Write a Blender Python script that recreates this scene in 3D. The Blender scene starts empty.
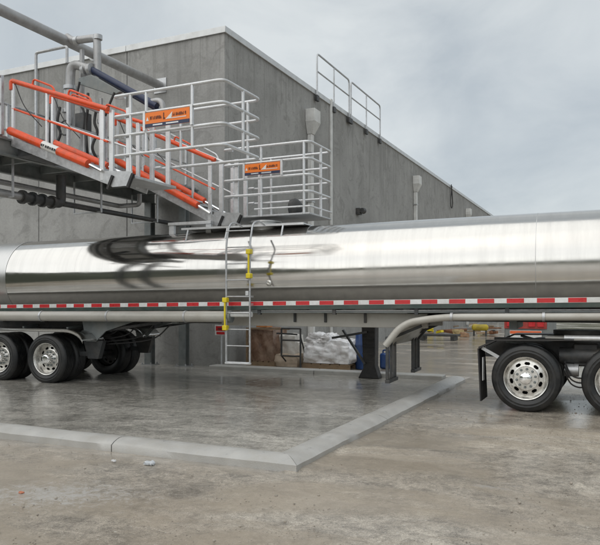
import bpy, math, random
from mathutils import Vector, Matrix, noise as mnoise
R = math.radians
random.seed(11)
sc = bpy.context.scene
C = sc.collection

# ------------------------------------------------------------------ camera
CAM_H, F_PX, HORIZON = 1.70, 677.0, 302.0
YAW = R(25.0)
cam_d = bpy.data.cameras.new("camera")
cam_d.sensor_fit = 'HORIZONTAL'; cam_d.sensor_width = 36.0
cam_d.lens = F_PX / 600.0 * 36.0
cam_d.shift_y = (HORIZON - 272.5) / 600.0
cam_d.clip_end = 2000.0; cam_d.clip_start = 0.05
cam = bpy.data.objects.new("camera", cam_d)
cam.location = (0, 0, CAM_H); cam.rotation_euler = (R(90), 0, YAW)
C.objects.link(cam); sc.camera = cam

# ------------------------------------------------------------------ world: overcast sky
world = bpy.data.worlds.new("World"); sc.world = world; world.use_nodes = True
SUN_EL, SUN_AZ = R(52), R(200)
def make_world():
    nt = world.node_tree; N = nt.nodes; L = nt.links; N.clear()
    out = N.new('ShaderNodeOutputWorld'); bg = N.new('ShaderNodeBackground')
    sky = N.new('ShaderNodeTexSky'); sky.sky_type = 'NISHITA'; sky.sun_disc = False
    sky.sun_elevation = SUN_EL; sky.sun_rotation = SUN_AZ
    sky.air_density = 1.0; sky.dust_density = 2.0
    tc = N.new('ShaderNodeTexCoord'); sep = N.new('ShaderNodeSeparateXYZ')
    L.new(tc.outputs['Generated'], sep.inputs[0])
    # project directions on a cloud layer so the clouds flatten towards the horizon
    ad = N.new('ShaderNodeMath'); ad.operation = 'ADD'; ad.inputs[1].default_value = 0.55
    L.new(sep.outputs['Z'], ad.inputs[0])
    dx = N.new('ShaderNodeMath'); dx.operation = 'DIVIDE'; L.new(sep.outputs['X'], dx.inputs[0]); L.new(ad.outputs[0], dx.inputs[1])
    dy = N.new('ShaderNodeMath'); dy.operation = 'DIVIDE'; L.new(sep.outputs['Y'], dy.inputs[0]); L.new(ad.outputs[0], dy.inputs[1])
    cb = N.new('ShaderNodeCombineXYZ'); L.new(dx.outputs[0], cb.inputs[0]); L.new(dy.outputs[0], cb.inputs[1])
    cb.inputs[2].default_value = 9.2
    n1 = N.new('ShaderNodeTexNoise'); n1.inputs['Scale'].default_value = 2.6
    n1.inputs['Detail'].default_value = 8.0; n1.inputs['Roughness'].default_value = 0.54; n1.inputs['Distortion'].default_value = 0.6
    L.new(cb.outputs[0], n1.inputs['Vector'])
    rp = N.new('ShaderNodeValToRGB')
    rp.color_ramp.elements[0].position = 0.36; rp.color_ramp.elements[0].color = (4.3, 4.7, 4.95, 1)
    rp.color_ramp.elements[1].position = 0.64; rp.color_ramp.elements[1].color = (6.3, 6.6, 6.6, 1)
    L.new(n1.outputs['Fac'], rp.inputs[0])
    mx = N.new('ShaderNodeMix'); mx.data_type = 'RGBA'; mx.inputs[0].default_value = 0.86
    L.new(sky.outputs[0], mx.inputs[6]); L.new(rp.outputs[0], mx.inputs[7])
    L.new(mx.outputs[2], bg.inputs[0]); bg.inputs[1].default_value = 0.082
    L.new(bg.outputs[0], out.inputs[0])
make_world()

# ------------------------------------------------------------------ sun, softened by cloud
sun_d = bpy.data.lights.new("sun", 'SUN'); sun_d.energy = 1.15; sun_d.angle = R(100); sun_d.color = (1.0, 0.97, 0.92)
sun = bpy.data.objects.new("sun", sun_d); C.objects.link(sun)
sd = Vector((math.sin(SUN_AZ) * math.cos(SUN_EL), math.cos(SUN_AZ) * math.cos(SUN_EL), math.sin(SUN_EL)))
sun.rotation_euler = (-sd).to_track_quat('-Z', 'Y').to_euler(); sun.location = (0, -5, 20)
sc.view_settings.view_transform = 'Standard'; sc.view_settings.look = 'None'
sc.view_settings.exposure = 0.6; sc.view_settings.gamma = 1.0; sc.view_settings.use_curve_mapping = False
sc.cycles.max_bounces = 6; sc.cycles.diffuse_bounces = 3; sc.cycles.glossy_bounces = 4
sc.cycles.use_denoising = True

# ------------------------------------------------------------------ pixel to point (photograph pixels)
FW = Vector((-math.sin(YAW), math.cos(YAW), 0)); RT = Vector((math.cos(YAW), math.sin(YAW), 0))
def P(px, py, X=None, Y=None, Z=None):
    d = FW + RT * ((px - 300) / F_PX) + Vector((0, 0, (HORIZON - py) / F_PX))
    o = Vector((0, 0, CAM_H))
    s = X / d.x if X is not None else (Y / d.y if Y is not None else (Z - CAM_H) / d.z)
    return o + d * s

# ------------------------------------------------------------------ materials
MATS = {}
def pm(name, col, rough=0.5, metal=0.0, var=0.15, scale=6.0, bump=0.0, bscale=60.0, stretch=(1, 1, 1), dirt=None, dirt_amt=0.0,
       dirt_scale=2.5, rvar=0.1, spec=0.5, coat=0.0):
    if name in MATS: return MATS[name]
    m = bpy.data.materials.new(name); m.use_nodes = True; MATS[name] = m
    nt = m.node_tree; N = nt.nodes; L = nt.links
    b = N['Principled BSDF']
    b.inputs['Metallic'].default_value = metal
    b.inputs['Specular IOR Level'].default_value = spec
    b.inputs['Coat Weight'].default_value = coat
    tc = N.new('ShaderNodeTexCoord'); mp = N.new('ShaderNodeMapping'); mp.inputs['Scale'].default_value = stretch
    L.new(tc.outputs['Object'], mp.inputs[0])
    n = N.new('ShaderNodeTexNoise'); n.inputs['Scale'].default_value = scale; n.inputs['Detail'].default_value = 6; n.inputs['Roughness'].default_value = .6
    L.new(mp.outputs[0], n.inputs['Vector'])
    rp = N.new('ShaderNodeValToRGB')
    lo = [max(0, c * (1 - var)) for c in col]; hi = [min(1, c * (1 + var)) for c in col]
    rp.color_ramp.elements[0].position = .3; rp.color_ramp.elements[0].color = (*lo, 1)
    rp.color_ramp.elements[1].position = .7; rp.color_ramp.elements[1].color = (*hi, 1)
    L.new(n.outputs['Fac'], rp.inputs[0])
    cout = rp.outputs[0]
    if dirt:
        n2 = N.new('ShaderNodeTexNoise'); n2.inputs['Scale'].default_value = dirt_scale; n2.inputs['Detail'].default_value = 10; n2.inputs['Roughness'].default_value = .7
        L.new(mp.outputs[0], n2.inputs['Vector'])
        r2 = N.new('ShaderNodeValToRGB'); r2.color_ramp.elements[0].position = .45; r2.color_ramp.elements[1].position = .75
        r2.color_ramp.elements[1].color = (dirt_amt,) * 3 + (1,)
        r2.color_ramp.elements[0].color = (0, 0, 0, 1)
        L.new(n2.outputs['Fac'], r2.inputs[0])
        mx = N.new('ShaderNodeMix'); mx.data_type = 'RGBA'; mx.inputs[7].default_value = (*dirt, 1)
        L.new(r2.outputs[0], mx.inputs[0]); L.new(cout, mx.inputs[6]); cout = mx.outputs[2]
    L.new(cout, b.inputs['Base Color'])
    mr = N.new('ShaderNodeMapRange'); mr.inputs[1].default_value = .3; mr.inputs[2].default_value = .7
    mr.inputs[3].default_value = max(0.02, rough - rvar); mr.inputs[4].default_value = min(1, rough + rvar)
    L.new(n.outputs['Fac'], mr.inputs[0]); L.new(mr.outputs[0], b.inputs['Roughness'])
    if bump:
        nb = N.new('ShaderNodeTexNoise'); nb.inputs['Scale'].default_value = bscale; nb.inputs['Detail'].default_value = 4
        L.new(mp.outputs[0], nb.inputs['Vector'])
        bp = N.new('ShaderNodeBump'); bp.inputs['Strength'].default_value = bump; bp.inputs['Distance'].default_value = 0.01
        L.new(nb.outputs['Fac'], bp.inputs['Height']); L.new(bp.outputs[0], b.inputs['Normal'])
    return m

def node_mat(name):
    m = bpy.data.materials.new(name); m.use_nodes = True; MATS[name] = m
    return m, m.node_tree.nodes, m.node_tree.links, m.node_tree.nodes['Principled BSDF']
def noise_n(N, L, vec, scale, detail=6, rough=.6, dist=0):
    n = N.new('ShaderNodeTexNoise'); n.inputs['Scale'].default_value = scale; n.inputs['Detail'].default_value = detail
    n.inputs['Roughness'].default_value = rough; n.inputs['Distortion'].default_value = dist
    L.new(vec, n.inputs['Vector']); return n.outputs['Fac']
def ramp_n(N, L, fac, stops):
    r = N.new('ShaderNodeValToRGB'); e = r.color_ramp.elements
    while len(e) < len(stops): e.new(.5)
    for i, (p, c) in enumerate(stops):
        e[i].position = p; e[i].color = (*c, 1) if len(c) == 3 else c
    L.new(fac, r.inputs[0]); return r.outputs[0]
def mix_n(N, L, fac, a, b, kind='MIX'):
    m = N.new('ShaderNodeMix'); m.data_type = 'RGBA'; m.blend_type = kind
    for s, v in ((0, fac), (6, a), (7, b)):
        if isinstance(v, (int, float)): m.inputs[s].default_value = v
        elif isinstance(v, tuple): m.inputs[s].default_value = (*v, 1)
        else: L.new(v, m.inputs[s])
    return m.outputs[2]
def coord_n(N, L, scale=(1, 1, 1), which='Object'):
    tc = N.new('ShaderNodeTexCoord'); mp = N.new('ShaderNodeMapping'); mp.inputs['Scale'].default_value = scale
    L.new(tc.outputs[which], mp.inputs[0]); return mp.outputs[0]
G = lambda v: (v, v, v)

def concrete_wall():
    m, N, L, b = node_mat('wall_concrete')
    v = coord_n(N, L); vs = coord_n(N, L, (1.6, 1.6, .12))
    big = noise_n(N, L, v, .55, 6, .62, .4)
    base = ramp_n(N, L, big, [(.28, (.262, .260, .248)), (.5, (.335, .332, .32)), (.74, (.395, .392, .378))])
    st = noise_n(N, L, vs, 1.3, 7, .65)
    stm = ramp_n(N, L, st, [(.34, G(.84)), (.52, G(1.0)), (.72, G(1.04))])
    c = mix_n(N, L, .7, base, stm, 'MULTIPLY')
    fine = noise_n(N, L, v, 22, 8, .75)
    fm = ramp_n(N, L, fine, [(.3, G(.82)), (.7, G(1.15))])
    c = mix_n(N, L, .7, c, fm, 'MULTIPLY')
    blot = noise_n(N, L, v, 1.9, 9, .7, 1.2)
    bm = ramp_n(N, L, blot, [(.52, G(0)), (.64, G(.6))])
    c = mix_n(N, L, bm, c, (.215, .213, .202))
    tcz = N.new('ShaderNodeTexCoord'); sz = N.new('ShaderNodeSeparateXYZ'); L.new(tcz.outputs['Object'], sz.inputs[0])
    run = noise_n(N, L, coord_n(N, L, (2.2, 2.2, .05)), 2.0, 6, .7)
    ad = N.new('ShaderNodeMath'); ad.operation = 'MULTIPLY_ADD'; L.new(sz.outputs['Z'], ad.inputs[0]); ad.inputs[1].default_value = .055; L.new(run, ad.inputs[2])
    c = mix_n(N, L, ramp_n(N, L, ad.outputs[0], [(.98, G(0)), (1.0, G(.30))]), c, (.17, .168, .158))
    L.new(c, b.inputs['Base Color']); b.inputs['Roughness'].default_value = .82; b.inputs['Specular IOR Level'].default_value = .3
    bp = N.new('ShaderNodeBump'); bp.inputs['Strength'].default_value = .35; bp.inputs['Distance'].default_value = .01
    L.new(fine, bp.inputs['Height']); L.new(bp.outputs[0], b.inputs['Normal'])
    return m

def wet_ground(name, dark, mid, light, wet_lo, wet_hi, rough_dry, rough_wet, mud=None, bump=.5, pale=None, patch=None):
    m, N, L, b = node_mat(name)
    v = coord_n(N, L)
    vs = coord_n(N, L, (.45, 1.0, 1.0))
    big = noise_n(N, L, vs, .42, 7, .6, .5)
    col = ramp_n(N, L, big, [(.30, dark), (.5, mid), (.72, light)])
    med = noise_n(N, L, v, 2.4, 9, .7, .6)
    mm = ramp_n(N, L, med, [(.34, G(.62)), (.5, G(1.0)), (.66, G(1.22))])
    col = mix_n(N, L, .9, col, mm, 'MULTIPLY')
    fine = noise_n(N, L, v, 38, 8, .8)
    fm = ramp_n(N, L, fine, [(.34, G(.62)), (.5, G(1.0)), (.68, G(1.28))])
    col = mix_n(N, L, .75, col, fm, 'MULTIPLY')
    spk = noise_n(N, L, v, 115, 3, .6)
    col = mix_n(N, L, .55, col, ramp_n(N, L, spk, [(.38, G(.45)), (.48, G(1.0)), (.58, G(1.0)), (.66, G(1.75))]), 'MULTIPLY')
    mid = noise_n(N, L, v, 9, 8, .75, .8)
    col = mix_n(N, L, .8, col, ramp_n(N, L, mid, [(.36, G(.58)), (.5, G(1.0)), (.64, G(1.30))]), 'MULTIPLY')
    vo = N.new('ShaderNodeTexVoronoi'); vo.inputs['Scale'].default_value = 26; L.new(v, vo.inputs['Vector'])
    sel = N.new('ShaderNodeSeparateColor'); L.new(vo.outputs['Color'], sel.inputs[0])
    th = N.new('ShaderNodeMath'); th.operation = 'MULTIPLY_ADD'; L.new(sel.outputs[0], th.inputs[0]); th.inputs[1].default_value = .42; th.inputs[2].default_value = -.14
    ls = N.new('ShaderNodeMath'); ls.operation = 'LESS_THAN'; L.new(vo.outputs['Distance'], ls.inputs[0]); L.new(th.outputs[0], ls.inputs[1])
    sc_ = N.new('ShaderNodeMath'); sc_.operation = 'MULTIPLY'; L.new(ls.outputs[0], sc_.inputs[0]); sc_.inputs[1].default_value = .75
    fleck = mix_n(N, L, sel.outputs[1], (.17, .15, .125), (.74, .70, .63))
    col = mix_n(N, L, sc_.outputs[0], col, fleck)
    dm = noise_n(N, L, vs, 1.6, 12, .72, 1.1)
    col = mix_n(N, L, .8, col, ramp_n(N, L, dm, [(.40, G(.76)), (.43, G(1.0)), (.575, G(1.0)), (.60, G(1.22))]), 'MULTIPLY')
    if mud:
        mu = noise_n(N, L, vs, .75, 7, .66, .8)
        col = mix_n(N, L, ramp_n(N, L, mu, [(.45, G(0)), (.58, G(.7))]), col, mud)
    if pale:
        pu = noise_n(N, L, vs, 1.05, 10, .78, .3)
        col = mix_n(N, L, ramp_n(N, L, pu, [(.60, G(0)), (.68, G(.65))]), col, pale)
    if patch:
        c0 = P(*patch[0], Z=0)
        mp = N.new('ShaderNodeMapping'); mp.vector_type = 'TEXTURE'; mp.inputs['Location'].default_value = (c0.x, c0.y, 0); mp.inputs['Scale'].default_value = (*patch[1], 1)
        mp.inputs['Rotation'].default_value = (0, 0, patch[2])
        tc = N.new('ShaderNodeTexCoord'); L.new(tc.outputs['Object'], mp.inputs[0])
        ln = N.new('ShaderNodeVectorMath'); ln.operation = 'LENGTH'; L.new(mp.outputs[0], ln.inputs[0])
        pn = noise_n(N, L, v, 9, 12, .95, .5)
        sm = N.new('ShaderNodeMath'); sm.operation = 'MULTIPLY_ADD'; L.new(pn, sm.inputs[0]); sm.inputs[1].default_value = 8.0
        ng = N.new('ShaderNodeMath'); ng.operation = 'MULTIPLY'; ng.inputs[1].default_value = -.9; L.new(ln.outputs['Value'], ng.inputs[0])
        ng0 = ng; ng = N.new('ShaderNodeMath'); ng.operation = 'SUBTRACT'; ng.inputs[1].default_value = 3.1; L.new(ng0.outputs[0], ng.inputs[0]); L.new(ng.outputs[0], sm.inputs[2])
        col = mix_n(N, L, ramp_n(N, L, sm.outputs[0], [(.35, G(0)), (.75, G(.7))]), col, (.66, .65, .63))
    wn = noise_n(N, L, vs, .62, 5, .55, .35)
    wet = ramp_n(N, L, wn, [(wet_lo, G(0)), (wet_hi, G(1))])
    col = mix_n(N, L, wet, col, mix_n(N, L, 1.0, col, G(.74), 'MULTIPLY'))
    L.new(col, b.inputs['Base Color'])
    rr = N.new('ShaderNodeMapRange'); L.new(wet, rr.inputs[0]); rr.inputs[3].default_value = rough_dry; rr.inputs[4].default_value = rough_wet
    ra = N.new('ShaderNodeMath'); ra.operation = 'MULTIPLY_ADD'; L.new(fine, ra.inputs[0]); ra.inputs[1].default_value = .16; L.new(rr.outputs[0], ra.inputs[2])
    sb = N.new('ShaderNodeMath'); sb.operation = 'SUBTRACT'; sb.inputs[1].default_value = .08; L.new(ra.outputs[0], sb.inputs[0])
    L.new(sb.outputs[0], b.inputs['Roughness'])
    hs = N.new('ShaderNodeMath'); hs.operation = 'MULTIPLY_ADD'; L.new(med, hs.inputs[0]); hs.inputs[1].default_value = 1.4; L.new(fine, hs.inputs[2])
    inv = N.new('ShaderNodeMapRange'); L.new(wet, inv.inputs[0]); inv.inputs[3].default_value = bump; inv.inputs[4].default_value = bump * .16
    bp = N.new('ShaderNodeBump'); bp.inputs['Distance'].default_value = .012; L.new(inv.outputs[0], bp.inputs['Strength'])
    L.new(hs.outputs[0], bp.inputs['Height']); L.new(bp.outputs[0], b.inputs['Normal'])
    b.inputs['Specular IOR Level'].default_value = .5
    return m

def steel_skin(name, rough, bumpy, col=(.60, .588, .565)):
    """polished stainless sheet: fine circumferential brushing, slight oil-canning"""
    m, N, L, b = node_mat(name)
    v = coord_n(N, L)
    wob = noise_n(N, L, coord_n(N, L, (.55, 1.3, 1.3)), 1.1, 3, .5)
    br = noise_n(N, L, coord_n(N, L, (55, .35, .35)), 1.4, 5, .7)
    streak = noise_n(N, L, coord_n(N, L, (3.0, .5, .25)), 1.3, 7, .7)
    c = mix_n(N, L, .6, col, ramp_n(N, L, streak, [(.3, G(.82)), (.6, G(1.0))]), 'MULTIPLY')
    L.new(c, b.inputs['Base Color']); b.inputs['Metallic'].default_value = 1
    mr = N.new('ShaderNodeMapRange'); L.new(streak, mr.inputs[0]); mr.inputs[1].default_value = .3; mr.inputs[2].default_value = .7
    mr.inputs[3].default_value = rough * 1.4; mr.inputs[4].default_value = rough * .75
    sx_ = N.new('ShaderNodeSeparateXYZ'); L.new(v, sx_.inputs[0])
    gx = N.new('ShaderNodeMapRange'); L.new(sx_.outputs['X'], gx.inputs[0]); gx.inputs[1].default_value = -7.5; gx.inputs[2].default_value = -2.0
    gx.inputs[3].default_value = 1.0; gx.inputs[4].default_value = 1.55
    mu_ = N.new('ShaderNodeMath'); mu_.operation = 'MULTIPLY'; L.new(mr.outputs[0], mu_.inputs[0]); L.new(gx.outputs[0], mu_.inputs[1])
    L.new(mu_.outputs[0], b.inputs['Roughness'])
    b1 = N.new('ShaderNodeBump'); b1.inputs['Strength'].default_value = bumpy; b1.inputs['Distance'].default_value = .02; L.new(wob, b1.inputs['Height'])
    b2 = N.new('ShaderNodeBump'); b2.inputs['Strength'].default_value = .05; b2.inputs['Distance'].default_value = .002; L.new(br, b2.inputs['Height'])
    L.new(b1.outputs[0], b2.inputs['Normal']); L.new(b2.outputs[0], b.inputs['Normal'])
    return m

M_wall = concrete_wall()
M_pad = wet_ground('wet_pad_concrete', (.33, .312, .272), (.46, .438, .39), (.57, .545, .49), .34, .52, .16, .04, bump=.34, pale=(.50, .485, .45))
M_yard = wet_ground('yard_dirt', (.37, .325, .265), (.50, .445, .37), (.60, .55, .475), .38, .50, .26, .05, mud=(.46, .39, .30), bump=1.0, pale=(.56, .54, .51), patch=((58, 493), (.95, .5), .35))
M_kerb = pm('kerb_concrete', (.44, .432, .41), .36, 0, .13, 9, .35, 70, dirt=(.27, .25, .215), dirt_amt=.7, dirt_scale=4.5)
M_skin = steel_skin('polished_stainless', .10, .18)
M_skin2 = steel_skin('satin_stainless', .19, .15, (.585, .578, .562))
M_skin3 = steel_skin('dull_stainless', .32, .1, (.55, .55, .54))
M_galv = pm('galvanised_steel', (.50, .51, .52), .42, .65, .18, 14, .08, 90, dirt=(.25, .23, .2), dirt_amt=.5)
M_alu = pm('aluminium_tube', (.66, .67, .68), .36, .55, .10, 18, .05, 120, dirt=(.36, .34, .31), dirt_amt=.5)
M_darksteel = pm('dark_steel', (.055, .058, .06), .5, .3, .3, 9, .2, 70, dirt=(.14, .12, .1), dirt_amt=.6)
M_greysteel = pm('grey_painted_steel', (.20, .22, .22), .5, .1, .25, 5, .1, 60, dirt=(.22, .19, .15), dirt_amt=.5)
M_pipe = pm('grey_pipe', (.40, .40, .40), .42, .45, .15, 7, .1, 60, dirt=(.22, .2, .18), dirt_amt=.6)
M_orange = pm('orange_paint', (.80, .082, .014), .38, 0, .10, 8, .04, 80, dirt=(.36, .085, .035), dirt_amt=.8, dirt_scale=7, coat=.1)
M_signor = pm('orange_sign', (.86, .20, .015), .4, 0, .05, 8)
M_black = pm('black_rubber', (.016, .016, .017), .55, 0, .3, 12, .15, 80, dirt=(.07, .062, .052), dirt_amt=.6)
M_tyre = pm('tyre_rubber', (.011, .012, .013), .42, 0, .3, 10, .3, 90, dirt=(.05, .045, .038), dirt_amt=.6, dirt_scale=5)
M_white = pm('white_paint', (.76, .76, .74), .4, 0, .05, 6, dirt=(.4, .36, .3), dirt_amt=.4)
M_cream = pm('cream_frame_paint', (.46, .445, .405), .4, .15, .10, 5, dirt=(.24, .21, .17), dirt_amt=.6)
M_green = pm('dark_green_paint', (.035, .06, .052), .42, 0, .2, 6, dirt=(.12, .11, .09), dirt_amt=.5)
M_red = pm('red_reflector', (.56, .022, .028), .32, 0, .10, 9, coat=.3, dirt=(.3, .05, .04), dirt_amt=.4)
M_whiteref = pm('white_reflector', (.74, .75, .74), .3, 0, .08, 9, coat=.3, dirt=(.45, .42, .38), dirt_amt=.5)
M_yellow = pm('yellow_paint', (.78, .62, .02), .42, 0, .10, 9, dirt=(.35, .27, .05), dirt_amt=.4)
M_navy = pm('navy_hose', (.022, .032, .075), .42, 0, .2, 10, .1, 70)
M_rim = pm('aluminium_wheel', (.72, .71, .68), .30, .85, .12, 16, .05, 90, dirt=(.24, .21, .17), dirt_amt=.8, dirt_scale=9)
M_chrome = pm('chrome', (.86, .86, .86), .07, 1.0, .04, 6)
M_coping = pm('coping_metal', (.58, .59, .59), .4, .5, .08, 3, dirt=(.36, .35, .33), dirt_amt=.5)
M_ink = pm('faded_ink', (.10, .022, .010), .5, 0, .5, 30)
M_dark = pm('dark_void', (.03, .03, .03), .8, 0, .2, 4)
M_spout = pm('downspout_paint', (.66, .66, .64), .5, 0, .10, 4, dirt=(.3, .29, .26), dirt_amt=.5)

# ------------------------------------------------------------------ mesh builder
class MB:
    def __init__(s): s.v = []; s.f = []
    def add(s, vs, fs):
        o = len(s.v); s.v += [tuple(q) for q in vs]; s.f += [tuple(i + o for i in q) for q in fs]; return s
    def box(s, a, b, M=None):
        x0, y0, z0 = a; x1, y1, z1 = b
        vs = [Vector(q) for q in ((x0, y0, z0), (x1, y0, z0), (x1, y1, z0), (x0, y1, z0), (x0, y0, z1), (x1, y0, z1), (x1, y1, z1), (x0, y1, z1))]
        if M is not None: vs = [M @ q for q in vs]
        return s.add(vs, [(0, 3, 2, 1), (4, 5, 6, 7), (0, 1, 5, 4), (1, 2, 6, 5), (2, 3, 7, 6), (3, 0, 4, 7)])
    def bar(s, p, q, w, h, up=(0, 0, 1)):
        """rectangular bar from p to q; w across, h along up"""
        p = Vector(p); q = Vector(q); d = (q - p).normalized(); up = Vector(up)
        x = d.cross(up)
        if x.length < 1e-4: x = d.cross(Vector((1, 0, 0)))
        x.normalize(); u = x.cross(d).normalized()
        vs = []
        for c in (p, q):
            for sx, su in ((-1, -1), (1, -1), (1, 1), (-1, 1)): vs.append(c + x * (sx * w / 2) + u * (su * h / 2))
        return s.add(vs, [(0, 1, 2, 3), (7, 6, 5, 4), (0, 4, 5, 1), (1, 5, 6, 2), (2, 6, 7, 3), (3, 7, 4, 0)])
    def tube(s, pts, r, seg=10, caps=True, closed=False):
        pts = [Vector(q) for q in pts]; n = len(pts)
        rr = r if isinstance(r, (list, tuple)) else [r] * n
        T = []
        for i in range(n):
            a = pts[(i - 1) % n] if (closed or i > 0) else pts[i]; b = pts[(i + 1) % n] if (closed or i < n - 1) else pts[i]
            T.append((b - a).normalized())
        u = T[0].orthogonal().normalized(); vs = []
        for i in range(n):
            u = (u - T[i] * u.dot(T[i]))
            u = u.normalized() if u.length > 1e-6 else T[i].orthogonal().normalized()
            w = T[i].cross(u)
            for k in range(seg):
                a = 2 * math.pi * k / seg; vs.append(pts[i] + (u * math.cos(a) + w * math.sin(a)) * rr[i])
        fs = []
        for i in range(n if closed else n - 1):
            j = (i + 1) % n
            for k in range(seg):
                k2 = (k + 1) % seg; fs.append((i * seg + k, i * seg + k2, j * seg + k2, j * seg + k))
        if caps and not closed:
            fs.append(tuple(range(seg - 1, -1, -1))); fs.append(tuple((n - 1) * seg + k for k in range(seg)))
        return s.add(vs, fs)
    def lathe(s, prof, c, axis='Y', seg=48, skip=None):
        """prof: (along axis, radius)"""
        c = Vector(c); n = len(prof); vs = []; fs = []
        for (a, r) in prof:
            for k in range(seg):
                t = 2 * math.pi * k / seg; x, y = r * math.cos(t), r * math.sin(t)
                vs.append(c + (Vector((x, a, y)) if axis == 'Y' else Vector((a, x, y)) if axis == 'X' else Vector((x, y, a))))
        for i in range(n - 1):
            for k in range(seg):
                if skip and skip(i, k): continue
                k2 = (k + 1) % seg
                q = (i * seg + k, i * seg + k2, (i + 1) * seg + k2, (i + 1) * seg + k)
                fs.append(q if axis != 'Y' else q[::-1])
        return s.add(vs, fs)
    def disc(s, c, r, axis='Y', t=.01, seg=24, r2=None):
        return s.lathe([(-t / 2, 0.0001), (-t / 2, r), (t / 2, r if r2 is None else r2), (t / 2, .0001)], c, axis, seg)
    def prism(s, poly, axis, lo, hi):
        """poly: 2-D points; axis 'Y': (x,z), 'X': (y,z), 'Z': (x,y)"""
        n = len(poly); f = {'Y': lambda p, t: (p[0], t, p[1]), 'X': lambda p, t: (t, p[0], p[1]), 'Z': lambda p, t: (p[0], p[1], t)}[axis]
        vs = [f(p, lo) for p in poly] + [f(p, hi) for p in poly]
        fs = [tuple(range(n)), tuple(range(2 * n - 1, n - 1, -1))] + [(i, i + n, (i + 1) % n + n, (i + 1) % n) for i in range(n)]
        return s.add(vs, fs)
    def mesh(s, name, mat, ang=38):
        me = bpy.data.meshes.new(name); me.from_pydata(s.v, [], s.f); me.materials.append(mat)
        me.polygons.foreach_set('use_smooth', [True] * len(me.polygons))
        import bmesh
        bm = bmesh.new(); bm.from_mesh(me); bmesh.ops.recalc_face_normals(bm, faces=bm.faces); bm.to_mesh(me); bm.free()
        me.set_sharp_from_angle(angle=R(ang)); me.update(); return me
    def build(s, name, mat, parent=None, bevel=0, ang=38):
        return link(name, s.mesh(name, mat, ang), parent, bevel)
ROOTLOC = {}
def link(name, me, parent=None, bevel=0, loc=None):
    o = bpy.data.objects.new(name, me); C.objects.link(o)
    if loc is not None: o.location = loc; ROOTLOC[o.name] = Vector(loc)
    if parent is not None:
        o.parent = parent; o.matrix_parent_inverse = Matrix.Translation(-ROOTLOC.get(parent.name, Vector((0, 0, 0))))
    if bevel:
        b = o.modifiers.new('bevel', 'BEVEL'); b.width = bevel; b.segments = 2; b.limit_method = 'ANGLE'; b.angle_limit = R(40)
    return o
def tag(o, label, cat, group=None):
    o['label'] = label; o['category'] = cat
    if group: o['group'] = group
    return o
def thing(name, loc, label, cat, group=None):
    o = bpy.data.objects.new(name, None); o.empty_display_size = .3; o.location = loc; C.objects.link(o)
    ROOTLOC[o.name] = Vector(loc); return tag(o, label, cat, group)
def struct(o): o['kind'] = 'structure'; return o
def rounded(pts, r, n=5):
    """polyline with its inner corners rounded"""
    pts = [Vector(p) for p in pts]; out = [pts[0]]
    for i in range(1, len(pts) - 1):
        a, b, c = pts[i - 1], pts[i], pts[i + 1]
        d1 = (a - b); d2 = (c - b); k = min(r, d1.length * .48, d2.length * .48)
        p0 = b + d1.normalized() * k; p1 = b + d2.normalized() * k
        for j in range(n + 1):
            t = j / n; out.append(p0 * (1 - t) ** 2 + b * 2 * t * (1 - t) + p1 * t * t)
    out.append(pts[-1]); return out
def smooth(pts, n=6):
    pts = [Vector(p) for p in pts]; q = [pts[0] * 2 - pts[1]] + pts + [pts[-1] * 2 - pts[-2]]; out = []
    for i in range(1, len(q) - 2):
        a, b, c, d = q[i - 1:i + 3]
        for k in range(n):
            t = k / n; out.append(.5 * (2 * b + (c - a) * t + (2 * a - 5 * b + 4 * c - d) * t * t + (3 * b - a - 3 * c + d) * t ** 3))
    return out + [pts[-1]]
def fbm(x, y, z=0, o=4):
    return mnoise.fractal(Vector((x, y, z)), .8, 2.1, o)

# ================================================================== SETTING
# ---- yard ground: one sheet, finely meshed near the camera
PAD_X1, PAD_Y0, PAD_Y1 = -3.35, 6.62, 14.95        # inner edges of the kerbs
def axis_steps(lo, hi, n0, n1, step):
    a = []; v = n0
    while v < n1: a.append(v); v += step
    a.append(n1); s = step; v = n1
    while v < hi: s *= 1.45; v += s; a.append(min(v, hi))
    s = step; v = n0; b = []
    while v > lo: s *= 1.45; v -= s; b.append(max(v, lo))
    return b[::-1] + a
def ground():
    xs = axis_steps(-600, 600, -14, 8, .16); ys = axis_steps(-600, 600, 1.5, 16, .16)
    mb = MB(); nx = len(xs)
    for y in ys:
        for x in xs:
            h = .016 * fbm(x * .8, y * .8, 1.3, 4) + .030 * fbm(x * .22, y * .22, 5.1, 2) - .012
            inpad = (x < -3.0 and 6.2 < y < 15.4)
            near_wheel = math.exp(-((y - 11.2) / .8) ** 2) * (1 if x > -3 else 0)
            if inpad: h = -.05
            elif x < -9 and y > 15: h = -.01
            else:
                e = min(1, max(0, min(abs(y - 6.2), 9) / .5)) if x < -3.2 and y < 6.3 else 1
                h = h * (1 - near_wheel)
                if x < -3: h = h * e
                dk = min(math.hypot(max(0, x + 2.92), max(0, 6.19 - y)) if x > -2.95 or y < 6.22 else 9, 9)
                if -.02 < dk < .30 and y < 15.3: h = min(h, 0) - .045 * (1 - dk / .30) ** 2
            mb.v.append((x, y, min(h, .025) if abs(x) < 100 else 0))
    for j in range(len(ys) - 1):
        for i in range(nx - 1):
            a = j * nx + i; mb.f.append((a, a + 1, a + nx + 1, a + nx))
    return struct(mb.build('ground', M_yard, ang=180))
ground()

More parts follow.
